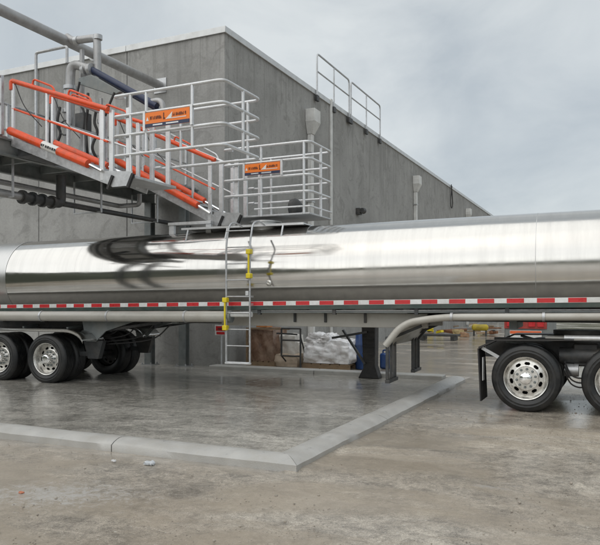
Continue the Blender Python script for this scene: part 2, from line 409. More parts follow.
# ---- unseen dark ridges added round the yard for the tank to mirror
mb = MB(); NR = 160
for k in range(NR):
    a = 2 * math.pi * k / NR
    for (rr, hh) in ((85, -.2), (100, 5.0), (118, 8.0), (170, 9.5), (420, 0)):
        h = hh * (1 + .55 * fbm(math.cos(a) * 3, math.sin(a) * 3, rr * .01, 4)) if hh > 0 else hh
        mb.v.append((rr * math.cos(a), rr * math.sin(a), h))
for k in range(NR):
    k2 = (k + 1) % NR
    for i in range(4): mb.f.append((k * 5 + i, k2 * 5 + i, k2 * 5 + i + 1, k * 5 + i + 1))
struct(mb.build('hills', pm('scrub_hillside', (.055, .062, .04), .9, 0, .45, .08, .5, 1.2), ang=180))

mb = MB(); n_, m_ = 60, 12  # unseen dark bank at left, added to darken the tank's lower reflection
for i in range(n_ + 1):
    y_ = -60 + 62 * i / n_
    for j in range(m_ + 1):
        t = j / m_; prof_ = math.sin(min(1, t * 1.6) * math.pi / 2) * (1 if t < .8 else 1 - (t - .8) * 2)
        end = min(1, (n_ - i) / 8, i / 8)
        h_ = 10.5 * prof_ * end * (1 + .35 * fbm(y_ * .11, t * 2.2, 3.3, 4)) - .1
        mb.v.append((-21 - 26 * t + 2.0 * fbm(y_ * .1, t, 8.1, 3), y_, max(-.1, h_)))
for i in range(n_):
    for j in range(m_):
        a = i * (m_ + 1) + j; mb.f.append((a, a + 1, a + m_ + 2, a + m_ + 1))
struct(mb.build('embankment', MATS['scrub_hillside'], ang=180))
# ---- wet wash pad made of concrete slabs
pad = struct(MB().box((-40, PAD_Y0 - .3, -.04), (PAD_X1 + .3, PAD_Y1 + .3, .008)).build('wash_pad', M_pad))
sx = [PAD_X1 + .02, -6.9, -10.6, -14.3, -18.0, -23.0, -28.0, -34.0]; sy = [PAD_Y0 - .02, 9.35, 12.2, PAD_Y1 + .02]
for i in range(len(sx) - 1):
    for j in range(3):
        link('slab', MB().box((sx[i + 1] + .006, sy[j] + .006, .004), (sx[i] - .006, sy[j + 1] - .006, .022)).mesh('slab', M_pad), pad, .004)
# ---- rolled concrete kerbs round the pad
def kerb_run(ax, fixed_in, fixed_out, lo, hi, mit=0):
    """cross-section rolled; ax = direction of the run"""
    prof = []
    n = 9
    for k in range(n + 1):
        t = k / n; prof.append((fixed_in + (fixed_out - fixed_in) * t, .015 + .085 * math.sin(math.pi * (0.04 + .90 * t)) ** .7))
    prof = [(fixed_in, -.04)] + prof + [(fixed_out, -.05)]
    mb = MB(); m = max(2, int((hi - lo) / .12)); np_ = len(prof)
    for i in range(m + 1):
        s = lo + (hi - lo) * i / m
        for k, (p, z) in enumerate(prof):
            s = lo + (hi - lo) * i / m
            if mit == 1: s += (fixed_in - p) * i / m
            if mit == -1: s += (fixed_in - p) * (1 - i / m)
            w = .007 * fbm(s * 1.6, k * .25, fixed_in, 5) if 0 < k < np_ - 1 else 0
            w2 = .012 * fbm(s * 1.7, 3.3, fixed_in, 3) if k >= np_ - 3 else 0
            mb.v.append((s, p + w2, z + w) if ax == 'X' else (p + w2, s, z + w))
    for i in range(m):
        for k in range(np_ - 1):
            a = i * np_ + k; mb.f.append((a, a + 1, a + np_ + 1, a + np_))
    mb.f.append(tuple(range(np_))); mb.f.append(tuple(m * np_ + k for k in range(np_ - 1, -1, -1)))
    return mb
kf = struct(MB().box((-40, 6.24, -.05), (-3.1, 6.60, .015)).build('kerb_front', M_kerb))
for a, b in ((-34, -28.02), (-28, -22.02), (-22, -16.02), (-16, -12.02), (-12, -8.515), (-8.5, -5.315), (-5.3, -3.349)):
    kerb_run('X', 6.62, 6.20, a, b, 1 if b > -3.5 else 0).build('kerb_stone', M_kerb, kf, ang=60)
kr = struct(MB().box((-3.34, 6.3, -.05), (-2.98, 14.6, .015)).build('kerb_right', M_kerb))
for a, b in ((6.62, 9.185), (9.2, 12.185), (12.2, 14.72)):
    kerb_run('Y', -3.345, -2.925, a, b, -1 if a < 7 else 0).build('kerb_stone', M_kerb, kr, ang=60)
kb = struct(MB().box((-9.2, 14.42, -.05), (-3.42, 14.72, .02)).build('kerb_back', M_kerb))
for a, b in ((-9.22, -6.365), (-6.35, -3.36)):
    MB().box((a, 14.38, -.04), (b, 14.76, .12)).build('kerb_stone', M_kerb, kb, .02)

# ================================================================== BUILDING
BX, BY, BH = -9.26, 15.2, 8.9
bld = thing('warehouse', (BX, BY, 0), 'large grey concrete panel building with metal-capped roof edge behind the tanker', 'building')
MB().box((-38, BY + .12, 0), (BX - .12, 78, 8.45)).build('core', M_dark, bld)
fx = [BX, -12.46, -15.8, -19.1, -22.4, -25.7, -29.0, -32.3]
for i in range(len(fx) - 1):
    MB().box((fx[i + 1] + .012, BY, -.05), (fx[i] - (.012 if i else 0), BY + .2, BH - .16)).build('wall_panel', M_wall, bld, .012)
MB().box((-38, BY, -.05), (fx[-1] - .012, BY + .2, BH - .16)).build('wall_panel', M_wall, bld, .012)
ry = [BY + .215, 22.4, 28.9, 35.4, 41.9, 48.4, 54.9, 61.4, 67.9, 78]
for i in range(len(ry) - 1):
    MB().box((BX - .2, ry[i] + (.012 if i else 0), -.05), (BX, ry[i + 1] - .012, BH - .16)).build('wall_panel', M_wall, bld, .012)
# coping in lengths, overlapping the wall head with a drip edge
cx = -38
for i in range(len(fx)):
    a = fx[i] + (.05 if i == 0 else -.004); b = (fx[i + 1] + .004) if i + 1 < len(fx) else -38
    MB().box((b, BY - .05, BH - .17), (a, BY + .28, BH)).build('coping', M_coping, bld, .008)
for i in range(len(ry) - 1):
    MB().box((BX - .28, ry[i] + .07 if i == 0 else ry[i] + .004, BH - .17), (BX + .05, ry[i + 1] - .004, BH)).build('coping', M_coping, bld, .008)
MB().box((-38, BY + .22, 8.46), (BX - .22, 78, 8.5)).build('roof', M_greysteel, bld)
# thin light joint strips and downspouts on the side wall
MB().box((BX + .005, 22.33, .1), (BX + .075, 22.48, BH + .05)).build('joint_cover', M_spout, bld, .01)
def downspout(y):
    h = MB(); zt = 8.05
    x0, x1 = BX + .01, BX + .34
    h.box((x0, y - .25, zt - .42), (x1, y + .25, zt))
    vs = [(x0, y - .25, zt - .42), (x1, y - .25, zt - .42), (x1, y + .25, zt - .42), (x0, y + .25, zt - .42),
          (x0, y - .11, zt - .8), (x0 + .18, y - .11, zt - .8), (x0 + .18, y + .11, zt - .8), (x0, y + .11, zt - .8)]
    h.add(vs, [(0, 1, 5, 4), (1, 2, 6, 5), (2, 3, 7, 6), (3, 0, 4, 7), (4, 5, 6, 7)])
    o = h.build('rain_head', M_spout, bld, .008)
    MB().box((x0, y - .095, .15), (x0 + .16, y + .095, zt - .803)).build('downspout', M_spout, o, .012)
    for z in (2.5, 5.0, 6.6):
        MB().box((x0, y - .14, z), (x0 + .175, y + .14, z + .05)).build('strap', M_galv, o)
for y in (20.5, 33.5, 46.7, 59.8): downspout(y)
# dark pump box on the wall
o = tag(MB().box((BX + .005, 27.05, 6.05), (BX + .16, 27.35, 6.30)).lathe([(-.1, .001), (-.1, .10), (.1, .12), (.18, .05), (.18, .001)], (BX + .24, 27.2, 6.2), 'Y', 14).build('wall_lamp', M_darksteel),
        'small dark fitting fixed to the side wall just above the tank', 'wall fitting')
o2 = P(357, 211, X=BX)
o.location = (0, o2.y - 27.2, o2.z - 6.2)
# dark cable loop hanging from the roof edge
pt = P(452, 187, X=BX + .12); pb = P(452, 208, X=BX + .12)
lp = []
for k in range(22):
    t = k / 21; a = math.pi * 2 * t
    w = .33 * math.sin(a) * (.35 + .65 * math.sin(math.pi * t))
    lp.append((BX + .10 + .01 * math.sin(a * 2), pt.y + w, pt.z - (pt.z - pb.z) * math.sin(math.pi * t) ** .8))
tag(MB().tube([(BX + .10, pt.y - .1, BH + .03)] + lp[1:-1] + [(BX + .10, pt.y + .08, BH - .05)], .03, 6).build('cable_loop', M_black),
    'thin black cable hanging in a loop from the far roof edge', 'cable')
# roof guardrails
def guardrail(y0, y1, nm, label):
    t = thing('roof_guardrail', (BX - .1, y0, BH), label, 'guardrail', 'guardrail sections on the roof edge')
    x = BX + .09; zt = BH + 1.22
    MB().tube(rounded([(x, y0, BH - .26), (x, y0, zt), (x, y1, zt), (x, y1, BH - .26)], .16), .032, 8).build('top_rail', M_galv, t)
    MB().tube([(x, y0, BH + .62), (x, y1, BH + .62)], .026, 8).build('mid_rail', M_galv, t)
    ym = (y0 + y1) / 2
    MB().tube([(x, ym, BH - .26), (x, ym, zt)], .028, 8).build('post', M_galv, t)
    for y in (y0, ym, y1):
        MB().box((x - .04, y - .10, BH - .40), (x + .05, y + .10, BH - .2)).build('base_bracket', M_darksteel, t, .01)
yg = [P(317, 60, X=BX + .09).y, P(350, 80, X=BX + .09).y, P(380, 110, X=BX + .09).y]
guardrail(yg[0], yg[1] - .1, 0, 'nearer and larger guardrail section standing on the roof edge')
guardrail(yg[1] + .1, yg[2], 1, 'farther, shorter guardrail section standing on the roof edge')

# ================================================================== ACCESS PLATFORM
DZ = 4.72
PX0, PX1, PY0, PY1 = -11.45, -10.05, 7.6, 15.12
plat = thing('access_platform', (-10.75, 14.7, 0), 'raised steel walkway on grey columns running out from the wall over the trailer', 'platform')
y = PY0
while y < PY1 - .05:       # grating planks
    e = min(y + .50, PY1); MB().box((PX0 + .02, y + .006, DZ - .045), (PX1 - .02, e - .006, DZ)).build('deck_plank', M_galv, plat); y += .50
for x in (PX0, PX1):
    b = MB().box((x - .05, PY0, DZ - .36), (x + .05, PY1, DZ - .33)).box((x - .05, PY0, DZ - .08), (x + .05, PY1, DZ - .05)).box((x - .008, PY0, DZ - .33), (x + .008, PY1, DZ - .08))
    b.build('main_beam', M_greysteel, plat)
y = PY0 + .3
while y < PY1:
    MB().box((PX0 + .055, y - .04, DZ - .22), (PX1 - .055, y + .04, DZ - .06)).build('cross_beam', M_greysteel, plat); y += 1.05
for x, yy in ((-11.3, 14.72), (-10.2, 14.72), (-11.3, 7.95), (-10.2, 7.95)):
    if yy < 10: x = x - .35 if x > -11 else x
    c = MB().box((x - .10, yy - .10, .045), (x + .10, yy - .085, DZ - .37)).box((x - .10, yy + .085, .045), (x + .10, yy + .10, DZ - .37)).box((x - .01, yy - .085, .045), (x + .01, yy + .085, DZ - .37))
    o = c.build('column', M_greysteel, plat)
    MB().box((x - .18, yy - .18, .022), (x + .18, yy + .18, .045)).build('base_plate', M_galv, o)
    for sx_, sy_ in ((-1, -1), (1, -1), (1, 1), (-1, 1)):
        MB().lathe([(0, .001), (.05, .001), (.05, .022), (0, .022)][::-1], (x + sx_ * .14, yy + sy_ * .14, .045), 'Z', 6).build('bolt', M_galv, o)
MB().bar((-11.3, 14.72, 1.95), (-10.2, 14.72, 1.95), .08, .1).build('tie_beam', M_greysteel, plat)
# railing on the far side of the walkway
yy = PY0 + .1
while yy < PY1:
    MB().box((PX0 - .03, yy - .03, DZ), (PX0 + .03, yy + .03, DZ + 1.07)).build('post', M_galv, plat, .004); yy += 1.24
for z in (.55, 1.08):
    MB().tube([(PX0, PY0 + .1, DZ + z), (PX0, PY1, DZ + z)], .026, 8).build('rail', M_galv, plat)
# posts and rails on the near side between the gangways
for yy in (7.72, 8.80, 10.45, 11.55, 13.3, 14.6):
    MB().box((PX1 - .03, yy - .03, DZ), (PX1 + .03, yy + .03, DZ + 1.07)).build('post', M_galv, plat, .004)
for a, b in ((7.72, 8.80), (10.45, 11.55), (13.3, 14.6)):
    for z in (.55, 1.05): MB().tube([(PX1, a, DZ + z), (PX1, b, DZ + z)], .024, 8).build('rail', M_galv, plat)

# ---- gangways with orange handrails
def letter_marks(mb, p, ax, up, nrm, n, h, w, seed):
    """illegible small lettering: short upright strokes with cross strokes"""
    rnd = random.Random(seed); x = 0
    p = Vector(p); ax = Vector(ax); up = Vector(up); nrm = Vector(nrm)
    def q(a0, a1, b0, b1):
        o = [p + ax * a + up * b + nrm * .004 for a, b in ((a0, b0), (a1, b0), (a1, b1), (a0, b1))]
        mb.add(o, [(0, 1, 2, 3)])
    for k in range(n):
        q(x, x + w * .26, 0, h)
        if rnd.random() < .7: q(x + w * .5, x + w * .74, 0, h * rnd.choice((1, .6, 1)))
        q(x + w * .26, x + w * .5, h * rnd.choice((.0, .4, .78)), h * rnd.choice((.22, .62, 1.0)) + .002)
        x += w
def gangway(yn, yf, x0, x1, z0, z1, label, lift):
    g = thing('gangway', ((x0 + x1) / 2, (yn + yf) / 2, z0), label, 'gangway', 'folding gangways with orange handrails')
    sl = (z1 - z0) / (x1 - x0)
    zt = lambda x: z0 + sl * (x - x0)
    for yy in (yn, yf):
        s_ = MB().bar((x0, yy, zt(x0) - .09), (x1 + .1, yy, zt(x1 + .1) - .09), .03, .16).build('stringer', M_galv, g, .004)
        near = yy == yn; off = -.06 if near else .06
        # spring tubes
        a = (x0 + .0, yy + off, zt(x0) + .10); b = (x1 - .38 - (0 if near else .5), yy + off, zt(x1 - .38 - (0 if near else .5)) + .05)
        tb = MB().tube([a, b], .074, 14).build('spring_tube', M_orange, g)
        MB().tube([b, (x1 - .08, yy + off, zt(x1 - .08) + .02)], .026, 8).build('spring_rod', M_chrome, tb)
        A = Vector(a); B = Vector(b); d = (B - A).normalized(); c = A.lerp(B, .58)
        if near:
            MB().tube([c - d * .26, c + d * .12], .0765, 14).build('label_band', M_white, tb)
            mk = MB(); up = Vector((-d.z, 0, d.x)) * (1 if d.x > 0 else -1)
            letter_marks(mk, c - d * .25 + Vector((0, -.0765, 0)) - up * .022, d, up, (0, -1, 0), 7, .044, .055, 3)
            mk.build('lettering', M_black, tb)
        # top and middle rails
        top = MB().tube(rounded([(x0 - .02, yy, zt(x0) + .86), (x0 - .02, yy, zt(x0) + 1.03), (x1, yy, zt(x1) + 1.05 + lift)], .05), .046 if near else .034, 10).build('handrail', M_orange if near or yn < 10 else M_alu, g)
        MB().tube([(x0, yy, zt(x0) + .52), (x1, yy, zt(x1) + .55)], .020, 8).build('mid_rail', M_orange if near else M_alu, g)
        for f in (.22, .60):
            xa = x0 + (x1 - x0) * f; xb = xa + .55
            za = zt(x0) + 1.03 + (zt(x1) + 1.05 + lift - zt(x0) - 1.03) * f; zb = za + (zt(x1) - zt(x0) + lift) * (.55 / (x1 - x0))
            MB().tube(rounded([(xa, yy, za), (xa + .03, yy, za + .13), (xb - .05, yy, zb + .13), (xb, yy, zb)], .08), .018, 8).build('grab_loop', M_orange if near or yn < 10 else M_alu, top)
        for xx, ww in ((x0 + .02, .06), (x0 + (x1 - x0) * (.38 if near else .55), .05), (x1 - .12, .08)):
            zz = zt(x0) + 1.03 + (zt(x1) + 1.05 + lift - zt(x0) - 1.03) * (xx - x0) / (x1 - x0)
            MB().box((xx - ww / 2, yy - .018, zt(xx) - .14), (xx + ww / 2, yy + .018, zz - .03)).build('post', M_alu, g, .004)
        # thin tension cable
        MB().tube(smooth([(x0 + .1, yy - .03, zt(x0) + .95), (x0 + .35, yy - .04, zt(x0) + .5), (x0 + .75, yy - .03, zt(x0) + .1)]), .009, 6).build('cable', M_black, g)
    n = max(6, int((x1 - x0) / .27))
    for k in range(n):
        xx = x0 + (k + .5) * (x1 - x0) / n
        MB().box((xx - .12, yn + .02, zt(xx) - .05), (xx + .12, yf - .02, zt(xx) - .02)).build('tread', M_galv, g)
    MB().box((x0 + .1, yn + .03, zt(x0 + .1) - .33), (x0 + .5, yf - .03, zt(x0 + .1) - .17)).build('hinge_box', M_darksteel, g)
    return g
def cage(x0, x1, yn, yf, dz, rz, label, sign_x, post_x, floor=True):
    c = thing('safety_cage', ((x0 + x1) / 2, (yn + yf) / 2, dz), label, 'safety cage', 'safety cages with orange signs')
    if floor:
        MB().box((x0 - .12, yn, dz - .035), (x1, yf, dz)).build('deck', M_galv, c, .008)
        MB().tube([(x0 + .7, yn, dz + .12), (x1, yn, dz + .12), (x1, yf, dz + .12)], .018, 8).build('toe_rail', M_alu, c)
    else:
        MB().box((x0 - .12, yn + .02, dz - .05), (x0 + .42, yf - .02, dz)).build('deck', M_galv, c, .008)
    for z in rz:
        q = [(x0 + .14, yn + .10, z), (x0, yn + .10, z), (x0, yn, z), (x1, yn, z), (x1, yf, z), (x0, yf, z), (x0, yf - .10, z), (x0 + .14, yf - .10, z)]
        MB().tube(rounded(q, .14), .027, 10).build('rail', M_alu, c)
    posts = [(px, yn) for px in post_x] + [(x1, (yn + yf) / 2)] + [(px, yf) for px in (x0 + .5, x1 - .25)]
    for (px, py) in posts:
        MB().tube([(px, py, dz - .03 if floor or px < x0 + .4 else rz[0]), (px, py, rz[-1])], .026, 8).build('post', M_alu, c)
    # flat end plates beside the opening, with black rubber bumpers
    for yy in (yn + .05, yf - .05):
        for xx in (x0 - .10, x0 + .26):
            MB().box((xx - .045, yy - .02, dz - .02), (xx + .045, yy + .02, rz[-1] - .20)).build('end_plate', M_alu, c, .004)
    MB().prism([(x0 - .22, dz + .12), (x0 + .40, dz + .06), (x0 + .34, dz - .17), (x0 - .02, dz - .17), (x0 - .22, dz - .05)], 'Y', yn - .03, yn - .016).build('side_plate', M_galv, c)
    for xx in (x0 - .06, x0 + .36):
        MB().bar((xx + .06, yn - .035, dz + .02), (xx - .05, yn - .035, dz - .20), .05, .045).build('bumper', M_black, c)
    # sign hung between two rails
    s0, s1 = sign_x; z0, z1 = rz[1] + .060, rz[2] - .028
    zs = z0 + (z1 - z0) * .24
    sg = MB().box((s0, yn - .050, z0), (s1, yn - .036, z1)).build('sign', M_signor, c)
    MB().box((s0, yn - .056, z0), (s1, yn - .0505, zs)).build('sign_band', M_navy, sg)
    W = s1 - s0
    mk = MB(); zc = zs + (z1 - zs) * .34; hh = (z1 - zs) * .36
    letter_marks(mk, (s0 + W * .11, yn - .0505, zc), (1, 0, 0), (0, 0, 1), (0, -1, 0), 8, hh * .8, W * .034, 5)
    mk.build('lettering', M_ink, sg); mk = MB()
    letter_marks(mk, (s0 + W * .63, yn - .0505, zc + hh * .25), (1, 0, 0), (0, 0, 1), (0, -1, 0), 9, hh * .75, W * .034, 8)
    mk.build('lettering', M_ink, sg); mk = MB()
    letter_marks(mk, (s0 + W * .415, yn - .0505, zc - hh * .25), (1, 0, 0), (0, 0, 1), (0, -1, 0), 1, hh * 1.6, W * .08, 2)
    mk.build('lettering', M_ink, sg)
    wm = MB(); yq = yn - .0545
    wm.add([(s0 + W * .47, yq, zc - hh * .3), (s0 + W * .60, yq, zc - hh * .3), (s0 + W * .625, yq, zc + hh * 1.35)], [(0, 1, 2)])
    wm.add([(s0 + W * .60, yq, zc - hh * .32), (s0 + W * .93, yq, zc - hh * .32), (s0 + W * .93, yq, zc - hh * .12), (s0 + W * .60, yq, zc - hh * .12)], [(0, 1, 2, 3)])
    wm.add([(s0 + W * .02, yq, zc - hh * .2), (s0 + W * .085, yq, zc - hh * .2), (s0 + W * .05, yq, zc + hh * .8)], [(0, 1, 2)])
    wm.build('emblem', M_white, sg)
    lm = MB()
    for k in range(2):
        lm.add([(s0 + W * (.18 + .3 * k), yn - .0575, z0 + (zs - z0) * .35), (s0 + W * (.40 + .36 * k), yn - .0575, z0 + (zs - z0) * .35),
                (s0 + W * (.40 + .36 * k), yn - .0575, z0 + (zs - z0) * .72), (s0 + W * (.18 + .3 * k), yn - .0575, z0 + (zs - z0) * .72)], [(0, 1, 2, 3)])
    lm.build('small_print', M_alu, sg)
    for xx in (s0 - .03, s1 + .03):
        MB().box((xx - .022, yn - .05, z0 - .04), (xx + .022, yn - .03, z1 + .04)).build('sign_bracket', M_alu, sg)
    return c
gangway(9.0, 9.95, -10.0, -7.78, 4.72, 3.86, 'nearer gangway with orange handrails and orange tubes, at upper left before the pipes', 0.05)
cage(-7.64, -5.5, 9.0, 10.2, 3.80, (4.15, 4.48, 4.81, 5.15), 'higher, nearer grey pipe-rail cage with orange sign, at the end of the upper gangway', (-6.96, -6.10), (-7.3, -6.98, -6.08), floor=False)
gangway(11.85, 12.75, -10.0, -7.45, 4.74, 3.46, 'farther gangway with orange tubes sloping down to the cage on the tank top', 0.1)
cage(-7.2, -5.3, 11.8, 12.9, 3.42, (3.83, 4.15, 4.46, 4.78), 'lower grey pipe-rail cage with orange sign resting on the tank top', (-6.69, -5.91), (-6.35, -5.42))
# folded machinery seen on the tank-top deck
o = tag(MB().lathe([(-.05, .001), (-.05, .17), (.05, .19), (.12, .15), (.2, .06), (.2, .001)], (-5.95, 12.45, 3.62), 'X', 18).box((-6.05, 12.35, 3.425), (-5.85, 12.55, 3.5)).build('valve_body', M_darksteel),
        'dark valve casting on the lower cage deck beside its right corner post', 'valve')

# ---- overhead pipe, riser, loading arm
t = thing('overhead_pipe', (-11.3, BY, 7.6), 'long grey pipe running overhead from the upper left corner to the wall', 'pipe')
MB().tube([(-11.3, -2.0, 7.62), (-11.3, BY + .02, 7.62)], .115, 16).build('pipe_run', M_pipe, t)
for yy in (12.6, 9.2, 5.6): MB().tube([(-11.3, yy - .04, 7.62), (-11.3, yy + .04, 7.62)], .16, 16).build('flange', M_galv, t)
MB().box((-11.5, BY - .03, 7.42), (-11.1, BY - .002, 7.82)).build('wall_plate', M_galv, t)
MB().box((-11.38, 1.9, .0), (-11.22, 2.06, 7.5)).build('support_post', M_galv, t)
ra = thing('loading_arm', (-10.4, 11.7, 6.8), 'grey bent pipe with navy hose arm and swivel elbows above the gangways', 'loading arm')
MB().tube(rounded([(-11.3, 11.7, 7.72), (-11.12, 11.7, 7.6), (-10.42, 11.7, 7.56), (-10.40, 11.7, 6.75)], .12), .085, 14).build('riser_pipe', M_pipe, ra)
for c, ax in (((-10.4, 11.7, 7.56), 'Z'), ((-11.0, 11.7, 7.58), 'X')): MB().lathe([(-.05, .001), (-.05, .1), (.05, .1), (.05, .001)], c, ax, 16).build('collar', M_galv, ra)
a1 = P(92, 70, Y=11.62); a2 = P(157, 106, Y=11.62)
arm = MB().tube([a1, a2], .075, 12).build('hose_arm', M_navy, ra)
MB().tube([a1 + Vector((.15, .10, -.14)), a2 + Vector((.1, .10, -.14))], .05, 10).build('balance_tube', M_navy, ra)
e1 = P(157, 106, Y=11.62); MB().tube(rounded([e1 - Vector((.25, 0, -.10)), e1 + Vector((.12, 0, .12)), e1 + Vector((.2, 0, -.35))], .15), .06, 12).build('end_elbow', M_pipe, ra)
b0 = P(70, 88, Y=11.5); b1 = P(71, 63, Y=11.5); b2 = P(91, 70, Y=11.6)
MB().tube(rounded([b0 + Vector((0, 0, -.9)), b0, b1, b2], .22, 7), .10, 14).build('swivel_elbow', M_pipe, ra)
for q, ax in ((b0, 'Z'), (b2, 'X'), (b2 - Vector((.16, 0, -.02)), 'X')): MB().lathe([(-.04, .001), (-.04, .145), (.04, .145), (.04, .001)], q, ax, 16).build('flange', M_galv, ra)
v0 = P(82, 50, Y=11.8); v1 = P(82, 120, Y=11.8)
MB().tube([v0, (v0.x, v0.y, DZ)], .055, 10).build('stand_pipe', M_pipe, ra)
w0 = P(80, 82, Y=11.45); w1 = P(122, 92, Y=11.45)
MB().prism([(w0.x, w0.z + .07), (w0.x + .35, w0.z + .10), (w1.x, w1.z), (w1.x - .2, w1.z - .06), (w0.x, w0.z - .06)], 'Y', 11.40, 11.50).build('arm_shroud', M_greysteel, ra, .01)
MB().tube(smooth([w0 + Vector((.1, -.12, -.05)), w0 + Vector((.05, -.14, -.4)), w0 + Vector((.25, -.14, -.75)), w0 + Vector((.2, -.12, -1.2))]), .025, 8).build('air_hose', M_black, ra)
MB().tube(smooth([w1 + Vector((-.1, -.12, -.03)), w1 + Vector((-.22, -.14, -.28)), w1 + Vector((-.35, -.12, -.5))]), .025, 8).build('air_hose', M_black, ra)
vb = P(82, 118, Y=11.45)
MB().box((vb.x - .14, 11.38, vb.z - .3), (vb.x + .14, 11.6, vb.z + .1)).build('control_box', M_darksteel, ra, .01)
MB().tube([(vb.x + .02, 11.5, vb.z - .3), (vb.x + .02, 11.5, DZ)], .04, 10).build('stand_pipe', M_pipe, ra)
# hoses, stems and hand wheel of the arm, standing on the walkway
for (px, dx, zb, zt2) in ((52, .02, 4.9, 6.3), (60, -.03, 4.8, 6.0), (88, .035, 4.8, 6.2), (97, -.025, 4.75, 5.9)):
    q = P(px, 100, Y=11.3)
    MB().tube(smooth([(q.x, 11.3, zt2), (q.x + dx, 11.25, zt2 - .35), (q.x - dx, 11.28, (zb + zt2) / 2), (q.x + dx * 1.6, 11.2, zb + .25), (q.x, 11.3, zb)]), .03, 8).build('air_hose', M_black, ra)
for (px, zt2, r_) in ((56, 6.25, .035), (66, 6.45, .045), (101, 6.1, .04)):
    q = P(px, 100, Y=11.45); MB().tube([(q.x, 11.45, DZ), (q.x, 11.45, zt2)], r_, 10).build('valve_stem', M_pipe, ra)
    MB().lathe([(-.04, .001), (-.04, r_ * 2), (.04, r_ * 2), (.04, .001)], (q.x, 11.45, zt2 - .5), 'Z', 12).build('stem_flange', M_galv, ra)
q = P(66, 128, Y=11.3)
MB().tube([(q.x + .16 * math.cos(k * math.pi / 10), 11.28, q.z + .16 * math.sin(k * math.pi / 10)) for k in range(20)], .018, 6, closed=True).build('hand_wheel', M_darksteel, ra)
# thin frame above the walkway
f0 = P(36, 53, X=-11.4); f1 = P(67, 48, Y=f0.y)
tag(MB().tube(rounded([(f0.x, f0.y, DZ), (f0.x, f0.y, f0.z), (f1.x, f0.y, f0.z), (f1.x, f0.y, f0.z - .35)], .06), .032, 8).build('hose_hanger_frame', M_galv),
    'thin grey pipe frame standing on the walkway left of the bent pipe', 'pipe frame')
# product pipes under the walkway
pp = thing('product_pipe', (-10.4, 9.0, 3.75), 'grey pipes with dark valve elbow slung under the raised walkway', 'pipe')
MB().tube([(-10.35, 6.8, 3.72), (-10.35, 9.55, 3.72)], .07, 12).build('pipe_run', M_pipe, pp)
MB().tube(rounded([(-10.35, 9.5, 3.72), (-10.35, 10.55, 3.72), (-10.35, 10.55, 4.30)], .12), .10, 12).build('valve_elbow', M_darksteel, pp)
for yy in (9.55, 9.8, 10.05, 10.3): MB().lathe([(-.03, .001), (-.03, .135), (.03, .135), (.03, .001)], (-10.35, yy, 3.72), 'Y', 14).build('flange', M_darksteel, pp)
MB().tube([(-10.35, 10.6, 3.72), (-10.35, 15.18, 3.72)], .05, 10).build('pipe_run', M_darksteel, pp)
MB().tube(rounded([(-10.8, 6.8, 4.05), (-10.8, 12.9, 4.0), (-10.2, 12.9, 4.0), (-10.2, 12.9, 4.25)], .1), .055, 10).build('pipe_run', M_pipe, pp)
MB().tube([(-10.9, 7.2, 3.9), (-10.9, 15.18, 3.84)], .035, 8).build('pipe_run', M_pipe, pp)
for yy in (8.0, 9.2, 11.6, 13.6):
    MB().box((-11.0, yy - .02, 3.66), (-10.2, yy + .02, 3.69)).box((-11.0, yy - .02, 3.69), (-10.975, yy + .02, DZ - .34)).box((-10.225, yy - .02, 3.69), (-10.2, yy + .02, DZ - .34)).build('hanger', M_galv, pp)

# ================================================================== WHEELS
def polar_disc(mb, cy, rows, nh=10):
    """annulus rows [(a, r)], with hand holes cut in the middle rows"""
    seg = nh * 12
    def skip(i, k):
        w = {2: 4, 3: 6, 4: 6, 5: 4}.get(i)
        if w is None: return False
        return abs((k % 12) - 6) * 2 <= w
    mb.lathe(rows, (0, cy, 0), 'Y', seg, skip)
def wheel_meshes(style):
    """outer face towards -Y; the wheel's outer rim edge at y = 0; tyre 0.28 wide"""
    ty = MB()
    pr = [(.02, .318), (.010, .338), (-.012, .366), (-.022, .395), (-.0255, .400), (-.0255, .406), (-.022, .411), (-.022, .44), (-.025, .444), (-.020, .455), (-.004, .49), (.012, .508), (.03, .517)]
    for g in (.055, .100, .145, .190, .235):
        pr += [(g - .012, .521), (g - .006, .521), (g - .005, .505), (g + .005, .505), (g + .006, .521), (g + .012, .521)]
    pr += [(.255, .517), (.273, .508), (.289, .49), (.305, .45), (.307, .41), (.297, .366), (.275, .338), (.265, .318)]
    ty.lathe(pr, (0, 0, 0), 'Y', 72)
    T = ty.mesh('tyre', M_tyre)
    rm = MB()
    dep = .075 if style == 'drive' else .13
    rm.lathe([(.26, .285), (.10, .285), (.03, .30), (.012, .322), (.0, .336), (-.010, .331), (-.004, .318), (.02, .302), (dep * .8, .290), (dep, .280)], (0, 0, 0), 'Y', 96)
    rows = [(dep, .280), (dep, .262), (dep - .004, .250), (dep - .006, .240), (dep - .008, .226), (dep - .010, .212), (dep - .012, .202), (dep - .018, .186), (dep - .030, .180), (dep - .030, .105), (dep - .03, .098), (dep - .03, .02)]
    polar_disc(rm, 0, rows)
    RM = rm.mesh('rim', M_rim, 30)
    hb = MB()
    if style == 'drive':
        hb.lathe([(dep - .02, .094), (-.02, .090), (-.034, .084), (-.04, .07), (-.046, .02), (-.046, .001)], (0, 0, 0), 'Y', 32)
    else:
        hb.lathe([(dep - .02, .105), (.01, .100), (-.02, .085), (-.03, .06), (-.03, .001)], (0, 0, 0), 'Y', 32)
    HB = hb.mesh('hub_cap', M_chrome)
    nt = MB().lathe([(dep - .029, .0001), (dep - .029, .021), (dep - .052, .019), (dep - .062, .012), (dep - .062, .0001)], (0, 0, 0), 'Y', 8)
    NT = nt.mesh('lug_nut', M_greysteel)
    dr = MB().lathe([(dep + .06, .001), (dep + .06, .21), (.24, .21), (.24, .001)], (0, 0, 0), 'Y', 24)
    DR = dr.mesh('brake_drum', M_dark)
    return T, RM, HB, NT, DR
WHEEL = {k: wheel_meshes(k) for k in ('drive', 'trailer')}
